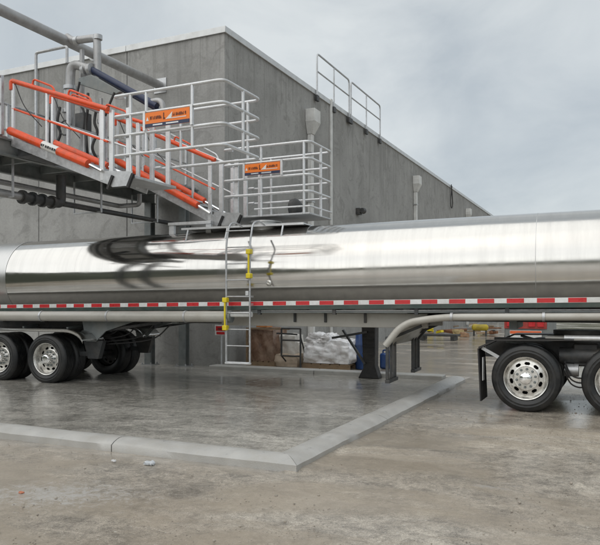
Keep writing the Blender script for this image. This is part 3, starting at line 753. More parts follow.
INNER = WHEEL['trailer'][1].copy(); INNER.materials[0] = M_darksteel
def put(o, loc, rot=None):
    o.location = loc
    if rot: o.rotation_euler = rot
def wheel(parent, style, x, y, z, flip=False, spin=0.0, full=True):
    T, RM, HB, NT, DR = WHEEL[style]
    inv = Matrix.Translation(-ROOTLOC.get(parent.name, Vector((0, 0, 0))))
    w = bpy.data.objects.new('wheel', RM if full else INNER); C.objects.link(w); w.parent = parent; w.matrix_parent_inverse = inv
    w.location = (x, y, z); w.rotation_euler = (0, spin, math.pi if flip else 0)
    def kid(n, me, loc=(0, 0, 0)):
        o = bpy.data.objects.new(n, me); C.objects.link(o); o.parent = w; o.location = loc; return o
    kid('tyre', T)
    if full:
        kid('hub_cap', HB); kid('brake_drum', DR)
        for k in range(10):
            a = 2 * math.pi * (k + .5) / 10; kid('lug_nut', NT, (.142 * math.cos(a), 0, .142 * math.sin(a)))
    return w
ZW = .519

# ================================================================== TANKER TRAILER
YC, RT_ = 12.22, .88
zc = lambda x: 2.345 + .0100 * (x + .2)
TL = thing('tanker_trailer', (-1.26, 10.95, 0), 'polished stainless tanker trailer with red and white reflective tape', 'tanker trailer')
TL.rotation_euler = (0, 0, R(2.6))     # parked slightly askew
def shell(x0, x1, mat, r=RT_, name='tank_section', n=6):
    mb = MB(); seg = 128
    for i in range(n + 1):
        x = x0 + (x1 - x0) * i / n
        for k in range(seg):
            a = 2 * math.pi * k / seg; mb.v.append((x, YC + r * math.cos(a), zc(x) + r * math.sin(a)))
    for i in range(n):
        for k in range(seg):
            k2 = (k + 1) % seg; mb.f.append((i * seg + k, i * seg + k2, (i + 1) * seg + k2, (i + 1) * seg + k))
    return mb.build(name, mat, TL, ang=60)
secs = [(-12.28, -10.35, M_skin), (-10.35, -7.6, M_skin), (-7.6, -4.4, M_skin), (-4.4, -1.145, M_skin), (-1.145, 1.9, M_skin)]
for a, b, m in secs: shell(a, b, m)
def ring(x, w, r, mat, name):
    MB().lathe([(-w / 2, r - .02), (-w / 2, r), (w / 2, r), (w / 2, r - .02)], (x, YC, zc(x)), 'X', 128).build(name, mat, TL)
for x in (-10.35, -7.6, -4.4, -1.14): ring(x, .010 if x > -2 else .012, RT_ + (.002 if x > -2 else .001), M_skin3 if x > -2 else M_skin, 'weld_seam')
# rear head: dull shroud band and dished end ; front head
shell(-13.3, -12.28, M_skin3, RT_ - .012, 'rear_band', 2)
ring(-12.28, .035, RT_ + .006, M_skin3, 'end_ring')
def head(x, s, mat, r):
    pr = [(s * .26 * math.sin(t * math.pi / 20), max(.001, r * math.cos(t * math.pi / 20))) for t in range(11)]
    MB().lathe(pr, (x, YC, zc(x)), 'X', 96).build('tank_head', mat, TL)
head(-13.3, -1, M_skin3, RT_ - .012); head(1.9, 1, M_skin2, RT_)
# round fitting on the shell with an outline ring
fp = P(271, 283, Y=YC - RT_ - .12)
MB().lathe([(.03, .001), (-.03, .001), (-.035, .03), (-.02, .055), (.05, .06)][::-1], (fp.x, YC - .845, fp.z), 'Y', 20).build('side_valve_cap', M_rim, TL)
# walkway bracket on the tank top
wb = [P(180, 226, Y=12.05), P(221, 225, Y=12.05)]
zt_ = wb[0].z
MB().box((wb[0].x, 12.0, zt_ - .03), (wb[1].x, 12.12, zt_ + .03)).build('walkway_bar', M_alu, TL, .006)
for xx in (wb[0].x + .07, wb[1].x - .07):
    MB().box((xx - .06, 12.02, zc(xx) + RT_ - .06), (xx + .06, 12.1, zt_ - .03)).build('walkway_foot', M_alu, TL, .006)
# manhole and deck under the cage
mx_ = -6.3
MB().lathe([(RT_ - .05, .30), (RT_ + .10, .30), (RT_ + .11, .33), (RT_ + .14, .33), (RT_ + .17, .15), (RT_ + .17, .001)], (mx_, YC, zc(mx_)), 'Z', 32).build('manhole', M_skin3, TL)
MB().box((-7.95, 11.72, zc(-7) + RT_ + .0), (-5.28, 11.76, zc(-6) + RT_ + .03)).box((-7.95, 12.9, zc(-7) + RT_ - .2), (-5.28, 12.94, zc(-6) + RT_ + .03)).box((-7.95, 11.76, zc(-7) + RT_ + .012), (-5.28, 12.9, zc(-6) + RT_ + .022)).build('top_walkway', M_alu, TL)
for xx in (-7.8, -6.9, -5.7):
    MB().tube([(xx, 11.74, zc(xx) + RT_ + .01), (xx, 11.62, zc(xx) + .60)], .018, 6).build('walkway_strut', M_alu, TL)
# side rail with reflective tape
zr = lambda x: 1.665 + .0110 * (x + 6.0)
YR = 11.05
def sloped_box(x0, x1, y0, y1, d0, d1, fz=None):
    fz = fz or zr
    mb = MB(); vs = []
    for x in (x0, x1):
        for (yy, d) in ((y0, d0), (y1, d0), (y1, d1), (y0, d1)): vs.append((x, yy, fz(x) + d))
    return mb.add(vs, [(0, 1, 2, 3), (7, 6, 5, 4), (0, 4, 5, 1), (1, 5, 6, 2), (2, 6, 7, 3), (3, 7, 4, 0)])
sloped_box(-12.85, 1.8, YR, YR + .05, -.035, .045).build('side_rail', M_white, TL)
sloped_box(-12.85, 1.8, YR + .004, YR + .09, -.105, -.037).build('side_rail_flange', M_green, TL)
sloped_box(-12.85, 1.8, YC + 1.1, YC + 1.16, -.10, .045).build('side_rail', M_green, TL)
x = -12.8; k = 0
while x < 1.7:
    l = .262 if k % 2 == 0 else .188
    sloped_box(x, min(x + l - .004, 1.79), YR - .004, YR - .0008, -.030, .040).build('reflective_tape', M_red if k % 2 == 0 else M_whiteref, TL)
    x += l; k += 1
sloped_box(-12.85, 1.8, YR + .052, 11.70, -.034, -.026).build('rail_ledge', pm('ledge_paint', (.20, .19, .17), .5, 0, .2, 5), TL)  # added ledge, toned for the band it mirrors into the tank's lower shell
x = -12.4
while x < 1.8:
    MB().bar((x, YR + .09, zr(x) - .075), (x, 11.75, zr(x) - .16), .05, .06).build('rail_bracket', M_greysteel, TL); x += .9
# lamps on the rail
for xx in (-12.95,):
    MB().box((xx - .25, YR - .01, zr(xx) - .06), (xx + .06, YR + .08, zr(xx) + .03)).build('tail_lamp', M_red, TL, .01)
# hose tube (left), thin air pipes (middle), bent tube (right)
zh = lambda x: 1.415 + .006 * (x + 9)
MB().tube([(-13.6, 11.02, zh(-13.6)), (-6.50, 11.02, zh(-6.5))], .105, 20).build('hose_tube', M_cream, TL)
MB().tube([(-6.50, 11.02, zh(-6.5)), (-6.42, 11.02, zh(-6.5))], .112, 20).build('tube_cap', M_greysteel, TL)
MB().tube([(-6.42, 11.0, 1.47), (-6.0, 11.0, 1.475)], .05, 12).build('outlet_nozzle', M_whiteref, TL)
for xx in (-12.6, -10.9, -9.2, -7.4):
    MB().lathe([(-.02, .100), (-.02, .114), (.02, .114), (.02, .100)], (xx, 11.02, zh(xx)), 'X', 20).build('tube_clamp', M_galv, TL)
for z, r_, m in ((1.585, .018, M_darksteel), (1.515, .016, M_greysteel), (1.545, .012, M_alu)):
    MB().tube([(-6.3, 11.12, z - .006), (1.8, 11.12, z + .05)], r_, 8).build('air_pipe', m, TL)
x = -5.9
while x < 1.6:
    MB().box((x - .03, 11.09, 1.47 + .007 * (x + 6)), (x + .03, 11.16, 1.60 + .007 * (x + 6))).build('pipe_bracket', M_darksteel, TL); x += 1.45
for yy, m in ((11.0, M_cream), (13.35, M_darksteel)):
    MB().tube(rounded([(1.8, yy, 1.50), (-2.55, yy, 1.455), (-3.2, yy, 1.35), (-3.50, yy, .97)], .45, 8), .058, 14).build('bent_brace_tube', m, TL)
for xx in (-2.4, -1.0, .4):
    MB().lathe([(-.02, .06), (-.02, .072), (.02, .072), (.02, .06)], (xx, 11.0, 1.455 + .0103 * (xx + 2.55)), 'X', 16).build('tube_clamp', M_galv, TL)
# main frame
MB().box((-6.9, 11.50, 1.25), (-2.9, 11.60, 1.50)).build('frame_sill', M_cream, TL, .008)
MB().box((-6.9, 12.85, 1.25), (-2.9, 12.95, 1.50)).build('frame_sill', M_cream, TL, .008)
for yy in (11.62, 12.75):
    MB().box((-13.2, yy, 1.10), (-9.3, yy + .1, 1.47)).build('frame_rail', M_darksteel, TL, .008)
    MB().box((-9.29, yy, 1.28), (-6.92, yy + .1, 1.47)).build('frame_rail', M_darksteel, TL, .008)
    MB().box((-2.88, yy, 1.37), (1.9, yy + .1, 1.47)).build('frame_rail', M_darksteel, TL, .008)
for xx in (-12.6, -11.4, -9.6, -8.0, -6.2, -4.6, -3.2, -1.5, .2, 1.6):
    MB().box((xx - .06, 11.55, 1.26), (xx + .06, 12.9, zc(xx) - RT_ + .12)).build('cradle', M_greysteel, TL)
for xx in (-5.35, -4.75, -4.0):
    MB().box((xx - .02, 11.46, 1.33), (xx + .02, 11.498, 1.52)).build('hanger_bracket', M_darksteel, TL)
# gusset plates in front of the rear axles
for yy in (11.30, 13.05):
    MB().prism([(-10.1, 1.32), (-8.75, 1.32), (-9.5, 1.10), (-9.75, .88), (-10.0, .88)], 'Y', yy, yy + .03).build('gusset', M_greysteel, TL)
    MB().prism([(-10.1, .9), (-9.6, .9), (-9.72, .52), (-9.98, .52)], 'Y', yy + .04, yy + .16).build('suspension_hanger', M_darksteel, TL)
    MB().bar((-9.85, yy + .1, .62), (-12.3, yy + .1, .58), .1, .09).build('spring_beam', M_darksteel, TL)
    MB().bar((-9.5, yy + .1, 1.12), (-8.2, yy + .1, 1.30), .08, .05).build('frame_brace', M_darksteel, TL)
for k in range(4):
    MB().tube(smooth([(-9.3 + .4 * k, 11.58, 1.25), (-9.5 + .3 * k, 11.55, 1.05 - .04 * k), (-10.0, 11.56, .95 - .05 * k), (-10.4, 11.6, .85)]), .014, 6).build('brake_hose', M_black, TL)
# rear tandem: dual wheels
for xx in (-10.72, -12.03):
    MB().tube([(xx, 11.2, ZW), (xx, 13.3, ZW)], .07, 12).build('axle', M_darksteel, TL)
    MB().lathe([(-.12, .001), (-.12, .12), (.12, .12), (.12, .001)], (xx + .3, 11.95, .75), 'Y', 16).build('brake_chamber', M_darksteel, TL)
    wheel(TL, 'trailer', xx, 10.93, ZW, spin=.3 + xx); wheel(TL, 'trailer', xx, 11.28, ZW, full=False)
    wheel(TL, 'trailer', xx, 13.50, ZW, True, full=False); wheel(TL, 'trailer', xx, 13.15, ZW, True, full=False)
def fender(xa, xb, yn, yf, zt, drop, mat, name):
    """ribbed sheet fender over both wheels with a curved front end"""
    top = [(xa, zt)] + [(xb - .45, zt)] + [(xb - .45 + .50 * math.sin(t * math.pi / 2 / 8), zt - drop * (1 - math.cos(t * math.pi / 2 / 8))) for t in range(1, 8)]
    fs = MB(); n = len(top); ys = [yn, yn, yn + .02, yn + .17, yn + .19, yn + .33, yn + .35, yf - .02, yf, yf]
    dz = [-.05, 0, .012, .012, 0, .012, .0, .012, 0, -.05]
    for (x_, z_) in top:
        for yy, d in zip(ys, dz): fs.v.append((x_, yy, z_ + d))
    m_ = len(ys)
    for i in range(n - 1):
        for j in range(m_ - 1):
            a = i * m_ + j; fs.f.append((a, a + 1, a + m_ + 1, a + m_))
    o = fs.build(name, mat, TL, ang=30); s = o.modifiers.new('t', 'SOLIDIFY'); s.thickness = .006
    return o
fender(-13.4, -9.76, 10.86, 11.55, 1.135, .28, M_skin2, 'rear_fender')
fender(-13.4, -9.76, 12.92, 13.6, 1.135, .28, M_skin2, 'rear_fender')
for xx in (-13.2, -11.6, -10.4): MB().bar((xx, 11.2, 1.15), (xx, 11.7, 1.2), .05, .05).build('fender_bracket', M_greysteel, TL)
# arched apron between the bent tubes, and the slotted frames hanging from its end
arc = rounded([(1.8, 0, 1.44), (-2.55, 0, 1.395), (-3.2, 0, 1.29), (-3.50, 0, .90)], .45, 8)
mb = MB()
for p in arc:
    for yy in (11.03, 13.32): mb.v.append((p.x, yy, p.z + .055))
for i in range(len(arc) - 1): mb.f.append((2 * i, 2 * i + 1, 2 * i + 3, 2 * i + 2))
o = mb.build('apron_sheet', M_cream, TL, ang=60); sm_ = o.modifiers.new('t', 'SOLIDIFY'); sm_.thickness = .008
for y0 in (10.98, 12.86):
    fr = MB().box((-3.50, y0, 1.06), (-3.44, y0 + .55, 1.12)).build('hanging_frame', M_darksteel, TL, .006)
    for yy in (y0, y0 + .25, y0 + .495): MB().box((-3.495, yy, .40), (-3.445, yy + .05, 1.058)).build('upright', M_darksteel, fr, .005)
    MB().box((-3.50, y0 - .02, .34), (-3.42, y0 + .57, .399)).build('foot_bar', M_darksteel, fr, .006)
    MB().bar((-3.44, y0 + .27, 1.09), (-2.95, y0 + .3, 1.30), .05, .05).build('brace', M_darksteel, fr)
# side ladder
LX0, LX1, LY = P(227, 300, Y=10.73).x, P(250, 300, Y=10.73).x, 10.93
lad = None
for xx in (LX0, LX1):
    l = MB().tube(rounded([(xx, 11.55, zc(xx) + RT_ - .02), (xx, 11.30, zc(xx) + RT_ + .04), (xx, LY + .12, zc(xx) + RT_ - .02), (xx, LY, zc(xx) + RT_ - .4), (xx, LY, .58)], .16, 6), .018, 10)
    o = l.build('ladder_rail', M_galv, TL)
    lad = lad or o
z = .60
while z < 3.1:
    MB().tube([(LX0, LY, z), (LX1, LY, z)], .012, 8).build('rung', M_galv, lad); z += .30
MB().box((LX0 - .02, LY - .02, .57), (LX1 + .02, LY + .02, .60)).build('ladder_foot', M_alu, lad)
for (xx, p0, p1) in ((LX0, 300, 328), (LX1, 252, 276)):
    za = P(238, p0, Y=LY - .25).z; zb = P(238, p1, Y=LY - .25).z
    g = MB().tube([(xx, LY - .055, za), (xx, LY - .055, zb)], .018, 8).build('yellow_grip', M_yellow, lad)
    for zz in (za, zb): MB().box((xx - .045, LY - .085, zz - .045), (xx + .045, LY + .03, zz + .045)).build('grip_clamp', M_yellow, g, .012)
for zz in (1.80, 1.66): MB().bar((LX1, LY, zz), (LX1, YR, zz), .03, .03).build('standoff', M_alu, lad)
MB().box((LX1 - .08, LY - .02, 1.82), (LX1 - .02, LY + .05, 1.90)).build('latch', M_alu, lad)

# ================================================================== TRACTOR (chassis behind the cab)
TR = thing('truck_tractor', (0, YC, 0), 'black tractor chassis with aluminium wheels and mudflap under the front of the tanker', 'truck')
for xx, sp in ((-1.26, .1), (.05, .5)):
    wheel(TR, 'drive', xx, 10.95, ZW, spin=sp); wheel(TR, 'drive', xx, 11.30, ZW, full=False)
    wheel(TR, 'drive', xx, 13.50, ZW, True, full=False); wheel(TR, 'drive', xx, 13.15, ZW, True, full=False)
    MB().tube([(xx, 11.2, ZW), (xx, 13.3, ZW)], .09, 12).build('drive_axle', M_darksteel, TR)
    MB().lathe([(-.2, .001), (-.2, .12), (-.05, .22), (.05, .22), (.2, .12), (.2, .001)], (xx, YC, ZW), 'Y', 16).build('differential', M_darksteel, TR)
for yy in (11.72, 12.64):
    MB().box((-2.0, yy, .78), (4.5, yy + .08, 1.06)).build('chassis_rail', M_darksteel, TR, .006)
    MB().lathe([(-.14, .001), (-.14, .13), (.14, .13), (.14, .001)], (-.95, yy - .12, .62), 'Z', 18).build('air_bag', M_black, TR)
    MB().lathe([(-.14, .001), (-.14, .13), (.14, .13), (.14, .001)], (.38, yy - .12, .62), 'Z', 18).build('air_bag', M_black, TR)
MB().box((-1.95, 11.80, .84), (-1.90, 12.64, 1.02)).build('rear_crossmember', M_darksteel, TR)
MB().lathe([(-.03, .001), (-.03, .46), (.03, .46), (.03, .001)], (-.5, YC, 1.20), 'Z', 28).build('fifth_wheel', M_darksteel, TR)
MB().box((-.95, 11.78, 1.06), (-.05, 12.66, 1.16)).build('fifth_wheel_base', M_darksteel, TR)
MB().box((-1.0, 11.25, 1.13), (-.55, 11.70, 1.16)).build('deck_plate', M_cream, TR)
MB().tube([(-.72, 11.22, 1.145), (3.6, 11.22, 1.16)], .045, 12).build('side_pipe', M_alu, TR)
MB().lathe([(-.35, .001), (-.35, .13), (.35, .13), (.35, .001)], (-.45, 11.42, .86), 'X', 20).build('air_tank', M_darksteel, TR)
for yy, s in ((10.93, 1), (12.95, 1)):
    y1 = yy + .58
    f = MB().prism([(-1.98, .985), (-1.72, 1.11), (-.58, 1.13), (-.58, 1.115), (-1.71, 1.09), (-1.96, .96)], 'Y', yy, y1).build('quarter_fender', M_black, TR)
    MB().prism([(-1.99, .96), (-1.97, .96), (-1.93, .13), (-1.95, .13)], 'Y', yy, y1).build('mudflap', M_black, TR)
    MB().bar((-1.93, yy + .08, .97), (-1.62, yy + .08, .80), .03, .05).build('fender_arm', M_galv, TR)
    MB().bar((-1.60, yy + .3, 1.07), (-1.2, 11.72 if yy < 12 else 12.7, 1.0), .04, .04).build('fender_arm', M_galv, TR)
    MB().box((-1.925, yy + .06, .45), (-1.915, yy + .20, .82)).build('flap_reflector', M_whiteref, TR)
for k in range(3):
    zz = .70 - .07 * k
    MB().tube(smooth([(-.72, 11.25 - .03 * k, zz + .08), (-.62, 11.2, zz - .12), (-.45, 11.18, zz - .16), (-.32, 11.2, zz - .02), (-.30, 11.3, zz + .2)]), .013, 6).build('air_hose', M_black, TR)
MB().lathe([(-.10, .001), (-.10, .10), (.10, .10), (.10, .001)], (-.62, 11.35, .64), 'X', 14).build('brake_chamber', M_galv, TR)
MB().box((-.60, 11.35, .70), (-.25, 11.65, 1.05)).build('valve_block', M_black, TR, .02)

# ================================================================== THINGS BEHIND THE PAD
# placard on a thin post left of the ladder
sp_ = thing('placard_post', (LX0 - .1, 14.6, 0), 'small red and white placard on a thin post left of the ladder', 'sign')
q = P(221.5, 330, Y=11.9)
q = P(221.5, 330, Y=14.85); sp_.location = (q.x, q.y, 0); ROOTLOC[sp_.name] = Vector((q.x, q.y, 0))
MB().tube([(q.x, q.y, .02), (q.x, q.y, q.z + .12)], .022, 8).build('post', M_galv, sp_)
pl = MB().box((q.x - .17, q.y - .045, q.z - .13), (q.x + .17, q.y - .03, q.z + .13)).build('placard', M_whiteref, sp_)
MB().box((q.x - .14, q.y - .05, q.z - .02), (q.x + .14, q.y - .0455, q.z + .10)).build('red_field', M_red, pl)
MB().box((q.x - .08, q.y - .053, q.z + .015), (q.x + .08, q.y - .0505, q.z + .045)).build('black_mark', M_black, pl)
MB().box((q.x - .12, q.y - .05, q.z - .11), (q.x + .12, q.y - .0455, q.z - .045)).build('red_field', M_red, pl)

def lump(name, c, s, mat, amp, n=14, parent=None, seed=0, freq=2.2):
    """crumpled wrapped block: subdivided box pushed about by noise"""
    import bmesh
    bm = bmesh.new(); bmesh.ops.create_cube(bm, size=1.0)
    bmesh.ops.subdivide_edges(bm, edges=bm.edges[:], cuts=n, use_grid_fill=True)
    for v in bm.verts:
        p = Vector((v.co.x * s[0], v.co.y * s[1], v.co.z * s[2]))
        rr = Vector(v.co).normalized() * .5
        p = p.lerp(Vector((rr.x * s[0] * 1.25, rr.y * s[1] * 1.25, rr.z * s[2] * 1.25)), .22)
        k = fbm(p.x * freq + seed, p.y * freq, p.z * freq, 4); k2 = abs(fbm(p.x * freq * 3 + 9, p.y * freq * 3 + seed, p.z * freq * 2, 3))
        low = 0.15 if v.co.z < -.49 else 1
        p += v.co.normalized() * (amp * k + amp * .7 * (k2 - .3)) * low
        if v.co.z < -.49: p.z = -s[2] / 2
        v.co = p + Vector(c)
    me = bpy.data.meshes.new(name); bm.to_mesh(me); bm.free(); me.materials.append(mat)
    me.polygons.foreach_set('use_smooth', [True] * len(me.polygons)); me.set_sharp_from_angle(angle=R(50))
    return link(name, me, parent)
M_wrap = pm('white_plastic_wrap', (.86, .86, .87), .16, 0, .06, 7, .6, 16, dirt=(.46, .38, .35), dirt_amt=.5, dirt_scale=5)
M_brown = pm('brown_wrap', (.20, .115, .075), .35, 0, .35, 5, .35, 22, dirt=(.42, .36, .29), dirt_amt=.6)
M_wood = pm('pallet_wood', (.24, .17, .105), .75, 0, .3, 8, .3, 40, stretch=(1, 6, 6))
M_card = pm('cardboard', (.40, .29, .19), .8, 0, .15, 6)
M_blue = pm('blue_plastic', (.018, .06, .20), .35, 0, .15, 5, dirt=(.1, .12, .16), dirt_amt=.5)
def pallet(parent, x0, x1, y0, y1):
    for k in range(5):
        a = x0 + (x1 - x0) * k / 5
        MB().box((a + .01, y0, .115), (a + (x1 - x0) / 5 - .03, y1, .137)).build('slat', M_wood, parent)
    for yy in (y0 + .03, (y0 + y1) / 2, y1 - .03): MB().box((x0, yy - .05, 0), (x1, yy + .05, .113)).build('runner', M_wood, parent)
# brown wrapped load
a = P(251, 365, Y=15.8); b_ = P(272, 365, Y=15.8)
t = thing('brown_pallet_load', ((a.x + b_.x) / 2, 16.2, 0), 'brown plastic-wrapped load on a pallet behind the ladder foot', 'pallet load')
pallet(t, a.x - .1, b_.x + .1, 15.75, 16.65)
lump('wrapped_goods', ((a.x + b_.x) / 2, 16.2, .14 + .43), (b_.x - a.x + .12, .86, .86), M_brown, .05, 12, t, 3)
for xx in (a.x - .06, a.x - .06): pass
MB().box((a.x - .10, 15.70, .0), (a.x - .05, 15.75, .98)).box((a.x - .10, 15.70, .98), (b_.x + .55, 15.75, 1.02)).build('wood_frame', M_wood, t)
q = P(264, 331, Y=15.9)
tag(MB().box((q.x - .17, 15.78, 1.03), (q.x + .15, 16.1, 1.16)).build('orange_carton', M_card, None, .006), 'small orange-brown carton lying on top of the brown wrapped load', 'box')
bpy.data.objects['orange_carton'].data.materials[0] = pm('orange_card', (.55, .22, .07), .7, 0, .12, 6)
# pale sacks between the loads
q = P(288, 360, Y=16.0)
t = thing('sack_pile', (q.x, 16.2, 0), 'pale tan sacks heaped between the brown and white wrapped loads', 'sacks')
M_sack = pm('tan_sack', (.48, .39, .30), .75, 0, .18, 7, .3, 60)
M_sack2 = pm('white_sack', (.62, .60, .56), .7, 0, .14, 7, .3, 60)
lump('sack', (q.x - .05, 16.1, .18), (.80, .5, .34), M_sack, .06, 10, t, 1)
lump('sack', (q.x - .15, 16.35, .52), (.62, .5, .60), M_sack2, .07, 10, t, 5)
lump('sack', (q.x + .25, 16.45, .40), (.50, .45, .5), M_sack2, .06, 10, t, 8)
# dark metal stand
a = P(281.5, 340, Y=15.6); b_ = P(300.5, 340, Y=15.6)
zt0, zb0 = P(290, 328.5, Y=15.6).z, P(290, 356, Y=15.6).z
t = thing('metal_stand', ((a.x + b_.x) / 2, 15.6, 0), 'dark rectangular metal frame stand left of the white wrapped load', 'stand')
for xx, z0 in ((a.x, zb0), (b_.x, .0)): MB().tube([(xx, 15.6, z0), (xx, 15.6, zt0)], .025, 8).build('upright', M_darksteel, t)
for zz in (zt0, (zt0 + zb0) / 2 + .05, zb0): MB().tube([(a.x, 15.6, zz), (b_.x, 15.6, zz)], .022, 8).build('crossbar', M_darksteel, t)
MB().tube([(b_.x, 15.6, zt0 - .2), (b_.x, 16.1, 0)], .02, 8).build('back_leg', M_darksteel, t)
MB().tube([(a.x, 15.6, zb0), (a.x, 16.1, 0)], .02, 8).build('back_leg', M_darksteel, t)
MB().bar((a.x - .15, 15.62, zt0 - .13), (b_.x - .1, 15.62, zt0 - .15), .03, .04).build('crossbar', M_darksteel, t)
# white wrapped load
a = P(303, 366, Y=15.75); b_ = P(350, 366, Y=15.75)
t = thing('white_pallet_load', ((a.x + b_.x) / 2, 16.2, 0), 'crumpled white plastic-wrapped load on a pallet behind the back kerb', 'pallet load')
pallet(t, a.x, b_.x, 15.7, 16.7)
W_ = b_.x - a.x
lump('wrapped_goods', ((a.x + b_.x) / 2, 16.2, .14 + .30), (W_ * .98, .95, .58), M_wrap, .09, 20, t, 2, 2.6)
lump('loose_wrap', ((a.x + b_.x) / 2 - W_ * .18, 16.1, .78), (W_ * .5, .7, .22), M_wrap, .10, 14, t, 7, 3.2)
# wall post seen behind the white load
q = P(312, 345, Y=17.2)
tag(MB().box((q.x - .06, 17.15, 0), (q.x + .06, 17.27, 2.4)).box((q.x - .14, 17.08, 0), (q.x + .14, 17.34, .02)).build('pale_post', M_white), 'pale upright post behind the white wrapped load', 'post')
# black post with crossed bars
q = P(371, 380, Z=.13); q = Vector((q.x, 14.2, 0)); q.x = P(371, 350, Y=14.2).x
t = thing('black_stand_post', (q.x, 14.2, .022), 'black post with flared base and crossed bars beside the blue drum', 'post')
zt0 = P(371, 325, Y=14.2).z
MB().prism([(q.x - .18, zt0), (q.x + .14, zt0 + .02), (q.x + .13, .30), (q.x + .22, .022), (q.x - .26, .022), (q.x - .14, .25)], 'Y', 14.07, 14.33).build('post', M_black, t, .02)
for k in range(5): MB().box((q.x - .15, 14.055, .38 + k * .17), (q.x + .12, 14.075, .42 + k * .17)).build('rib', M_black, t)
p0 = P(343, 330, Y=14.03); p1 = P(365, 364, Y=14.03); MB().bar(p0, p1, .04, .07, (0, -1, 0)).build('diagonal_bar', M_darksteel, t)
p0 = P(332, 338, Y=13.95); p1 = P(367, 332, Y=14.05); MB().bar(p0, p1, .05, .05).build('crossbar', M_darksteel, t)
# blue drum
q = P(366.5, 365, Y=16.3)
t = thing('blue_drum', (q.x, 16.3, 0), 'blue plastic drum standing behind the black post', 'drum')
MB().lathe([(0, .001), (0, .27), (.02, .29), (.28, .285), (.30, .295), (.33, .295), (.35, .285), (.58, .285), (.60, .295), (.63, .295), (.65, .285), (.87, .28), (.90, .26), (.90, .001)], (q.x, 16.3, 0), 'Z', 28).build('barrel', M_blue, t)
MB().lathe([(.90, .25), (.925, .25), (.925, .235), (.905, .23), (.905, .001)], (q.x, 16.3, 0), 'Z', 28).build('lid', M_blue, t)
q2 = P(386, 366, Y=16.6)
t = thing('blue_jerrycan', (q2.x, 16.6, 0), 'small blue container half hidden by the landing leg', 'container')
MB().box((q2.x - .13, 16.45, 0), (q2.x + .13, 16.75, .40)).build('body', M_blue, t, .05)
MB().tube(rounded([(q2.x - .08, 16.6, .39), (q2.x - .08, 16.6, .47), (q2.x + .08, 16.6, .47), (q2.x + .08, 16.6, .39)], .04), .02, 8).build('handle', M_blue, t)
# ---- yard debris against the side wall further back
yd = []
def at(px, py): return P(px, py, Z=0.0)
c = at(425, 333)
t = thing('hose_coil', (c.x, c.y, 0), 'yellow hose coil with black reel lying in the yard debris', 'hose')
pts = []
for k in range(90):
    a = k / 90 * 2 * math.pi * 5; r_ = .42 + .02 * math.sin(k * 1.3)
    pts.append((c.x + r_ * math.cos(a), c.y + r_ * math.sin(a), .10 + k * .0042 + .01 * math.sin(k)))
MB().tube(pts, .05, 7).build('hose', M_yellow, t)
MB().lathe([(0, .001), (0, .25), (.4, .2), (.4, .001)], (c.x, c.y, .02), 'Z', 16).build('reel', M_black, t)
c = at(438, 340)
t = thing('steel_skid', (c.x, c.y, 0), 'dark low steel skid on the ground beneath the yellow hose coil', 'skid')
MB().box((c.x - .9, c.y - .3, .18), (c.x + .9, c.y + .5, .26)).build('deck', M_darksteel, t)
for xx in (-.7, .7): MB().box((c.x + xx - .08, c.y - .3, 0), (c.x + xx + .08, c.y + .5, .179)).build('runner', M_darksteel, t)
c = at(430, 346)
tag(MB().bar((c.x - .7, c.y, .04), (c.x + .6, c.y - .2, .04), .2, .07).build('timber_beam', pm('grey_timber', (.36, .33, .29), .8, 0, .2, 6, .2, 40)), 'pale grey timber lying on the dirt before the steel skid', 'timber')
cols = [M_wood, pm('rust_steel', (.22, .10, .05), .8, 0, .35, 9), M_galv, M_card]
names = ['rusty pipe length lying in the debris row', 'grey pipe length lying across the debris row', 'brown plank lying in the debris row', 'pale board leaning in the debris row']
spec = [(452, 333, 1.6, .3, 1, 'brown rusty pipe lying right of the yellow hose coil', 'debris_pipe', 'pipe'),
        (462, 331, 1.4, -.35, 2, 'grey pipe lying across the debris in the middle of the far yard', 'debris_pipe', 'pipe'),
        (470, 334, 1.1, .15, 0, 'brown plank on the dirt below the yellow tank', 'debris_plank', 'plank'),
        (447, 329, 1.5, .6, 0, 'dark brown plank tilted behind the rusty pipe', 'debris_plank', 'plank')]
for (px, py, l, a, mi, lab, nm, cat) in spec:
    c = at(px, py); d = Vector((math.cos(a), math.sin(a), .06)) * (l / 2); c = c + Vector((0, 0, .14))
    o = MB().tube([c - d, c + d], .075, 10) if cat == 'pipe' else MB().bar(c - d, c + d, .2, .06)
    tag(o.build(nm, cols[mi]), lab, cat)
rd = random.Random(4)
M_deb = [M_wood, cols[1], M_galv, M_card, M_yellow, M_darksteel, pm('blue_scrap', (.1, .2, .3), .6)]
dn = ('brown', 'rusty', 'grey metal', 'tan', 'yellow', 'black', 'blue')
ordw = ('leftmost', 'second', 'third', 'fourth', 'fifth', 'sixth', 'seventh', 'eighth', 'ninth', 'tenth', 'eleventh', 'twelfth')
seen = {}
for px in sorted(rd.uniform(414, 500) for _ in range(36)):
    c = at(px, rd.uniform(325.5, 335)); a_ = rd.uniform(-1.2, 1.2); l = rd.uniform(.25, .9); mi = rd.choice((0, 0, 1, 1, 2, 3, 4, 5, 6))
    d = Vector((math.cos(a_), math.sin(a_), rd.uniform(-.1, .25))) * (l / 2); c = c + Vector((0, 0, .08 + abs(d.z)))
    kd = 'pipe' if rd.random() < .4 else 'board'; seen[(kd, mi)] = seen.get((kd, mi), 0) + 1; k = seen[(kd, mi)] - 1
    lab = ('leftmost %s scrap %s' % (dn[mi], kd) if k == 0 else '%s %s scrap %s from the left' % (ordw[k], dn[mi], kd)) + ' in the far yard debris'
    mb = MB().tube([c - d, c + d], rd.uniform(.03, .07), 8) if kd == 'pipe' else MB().bar(c - d, c + d, rd.uniform(.08, .25), rd.uniform(.04, .14))
    tag(mb.build('scrap_' + kd, M_deb[mi]), lab, 'scrap', 'scrap %ss in the debris band' % kd)
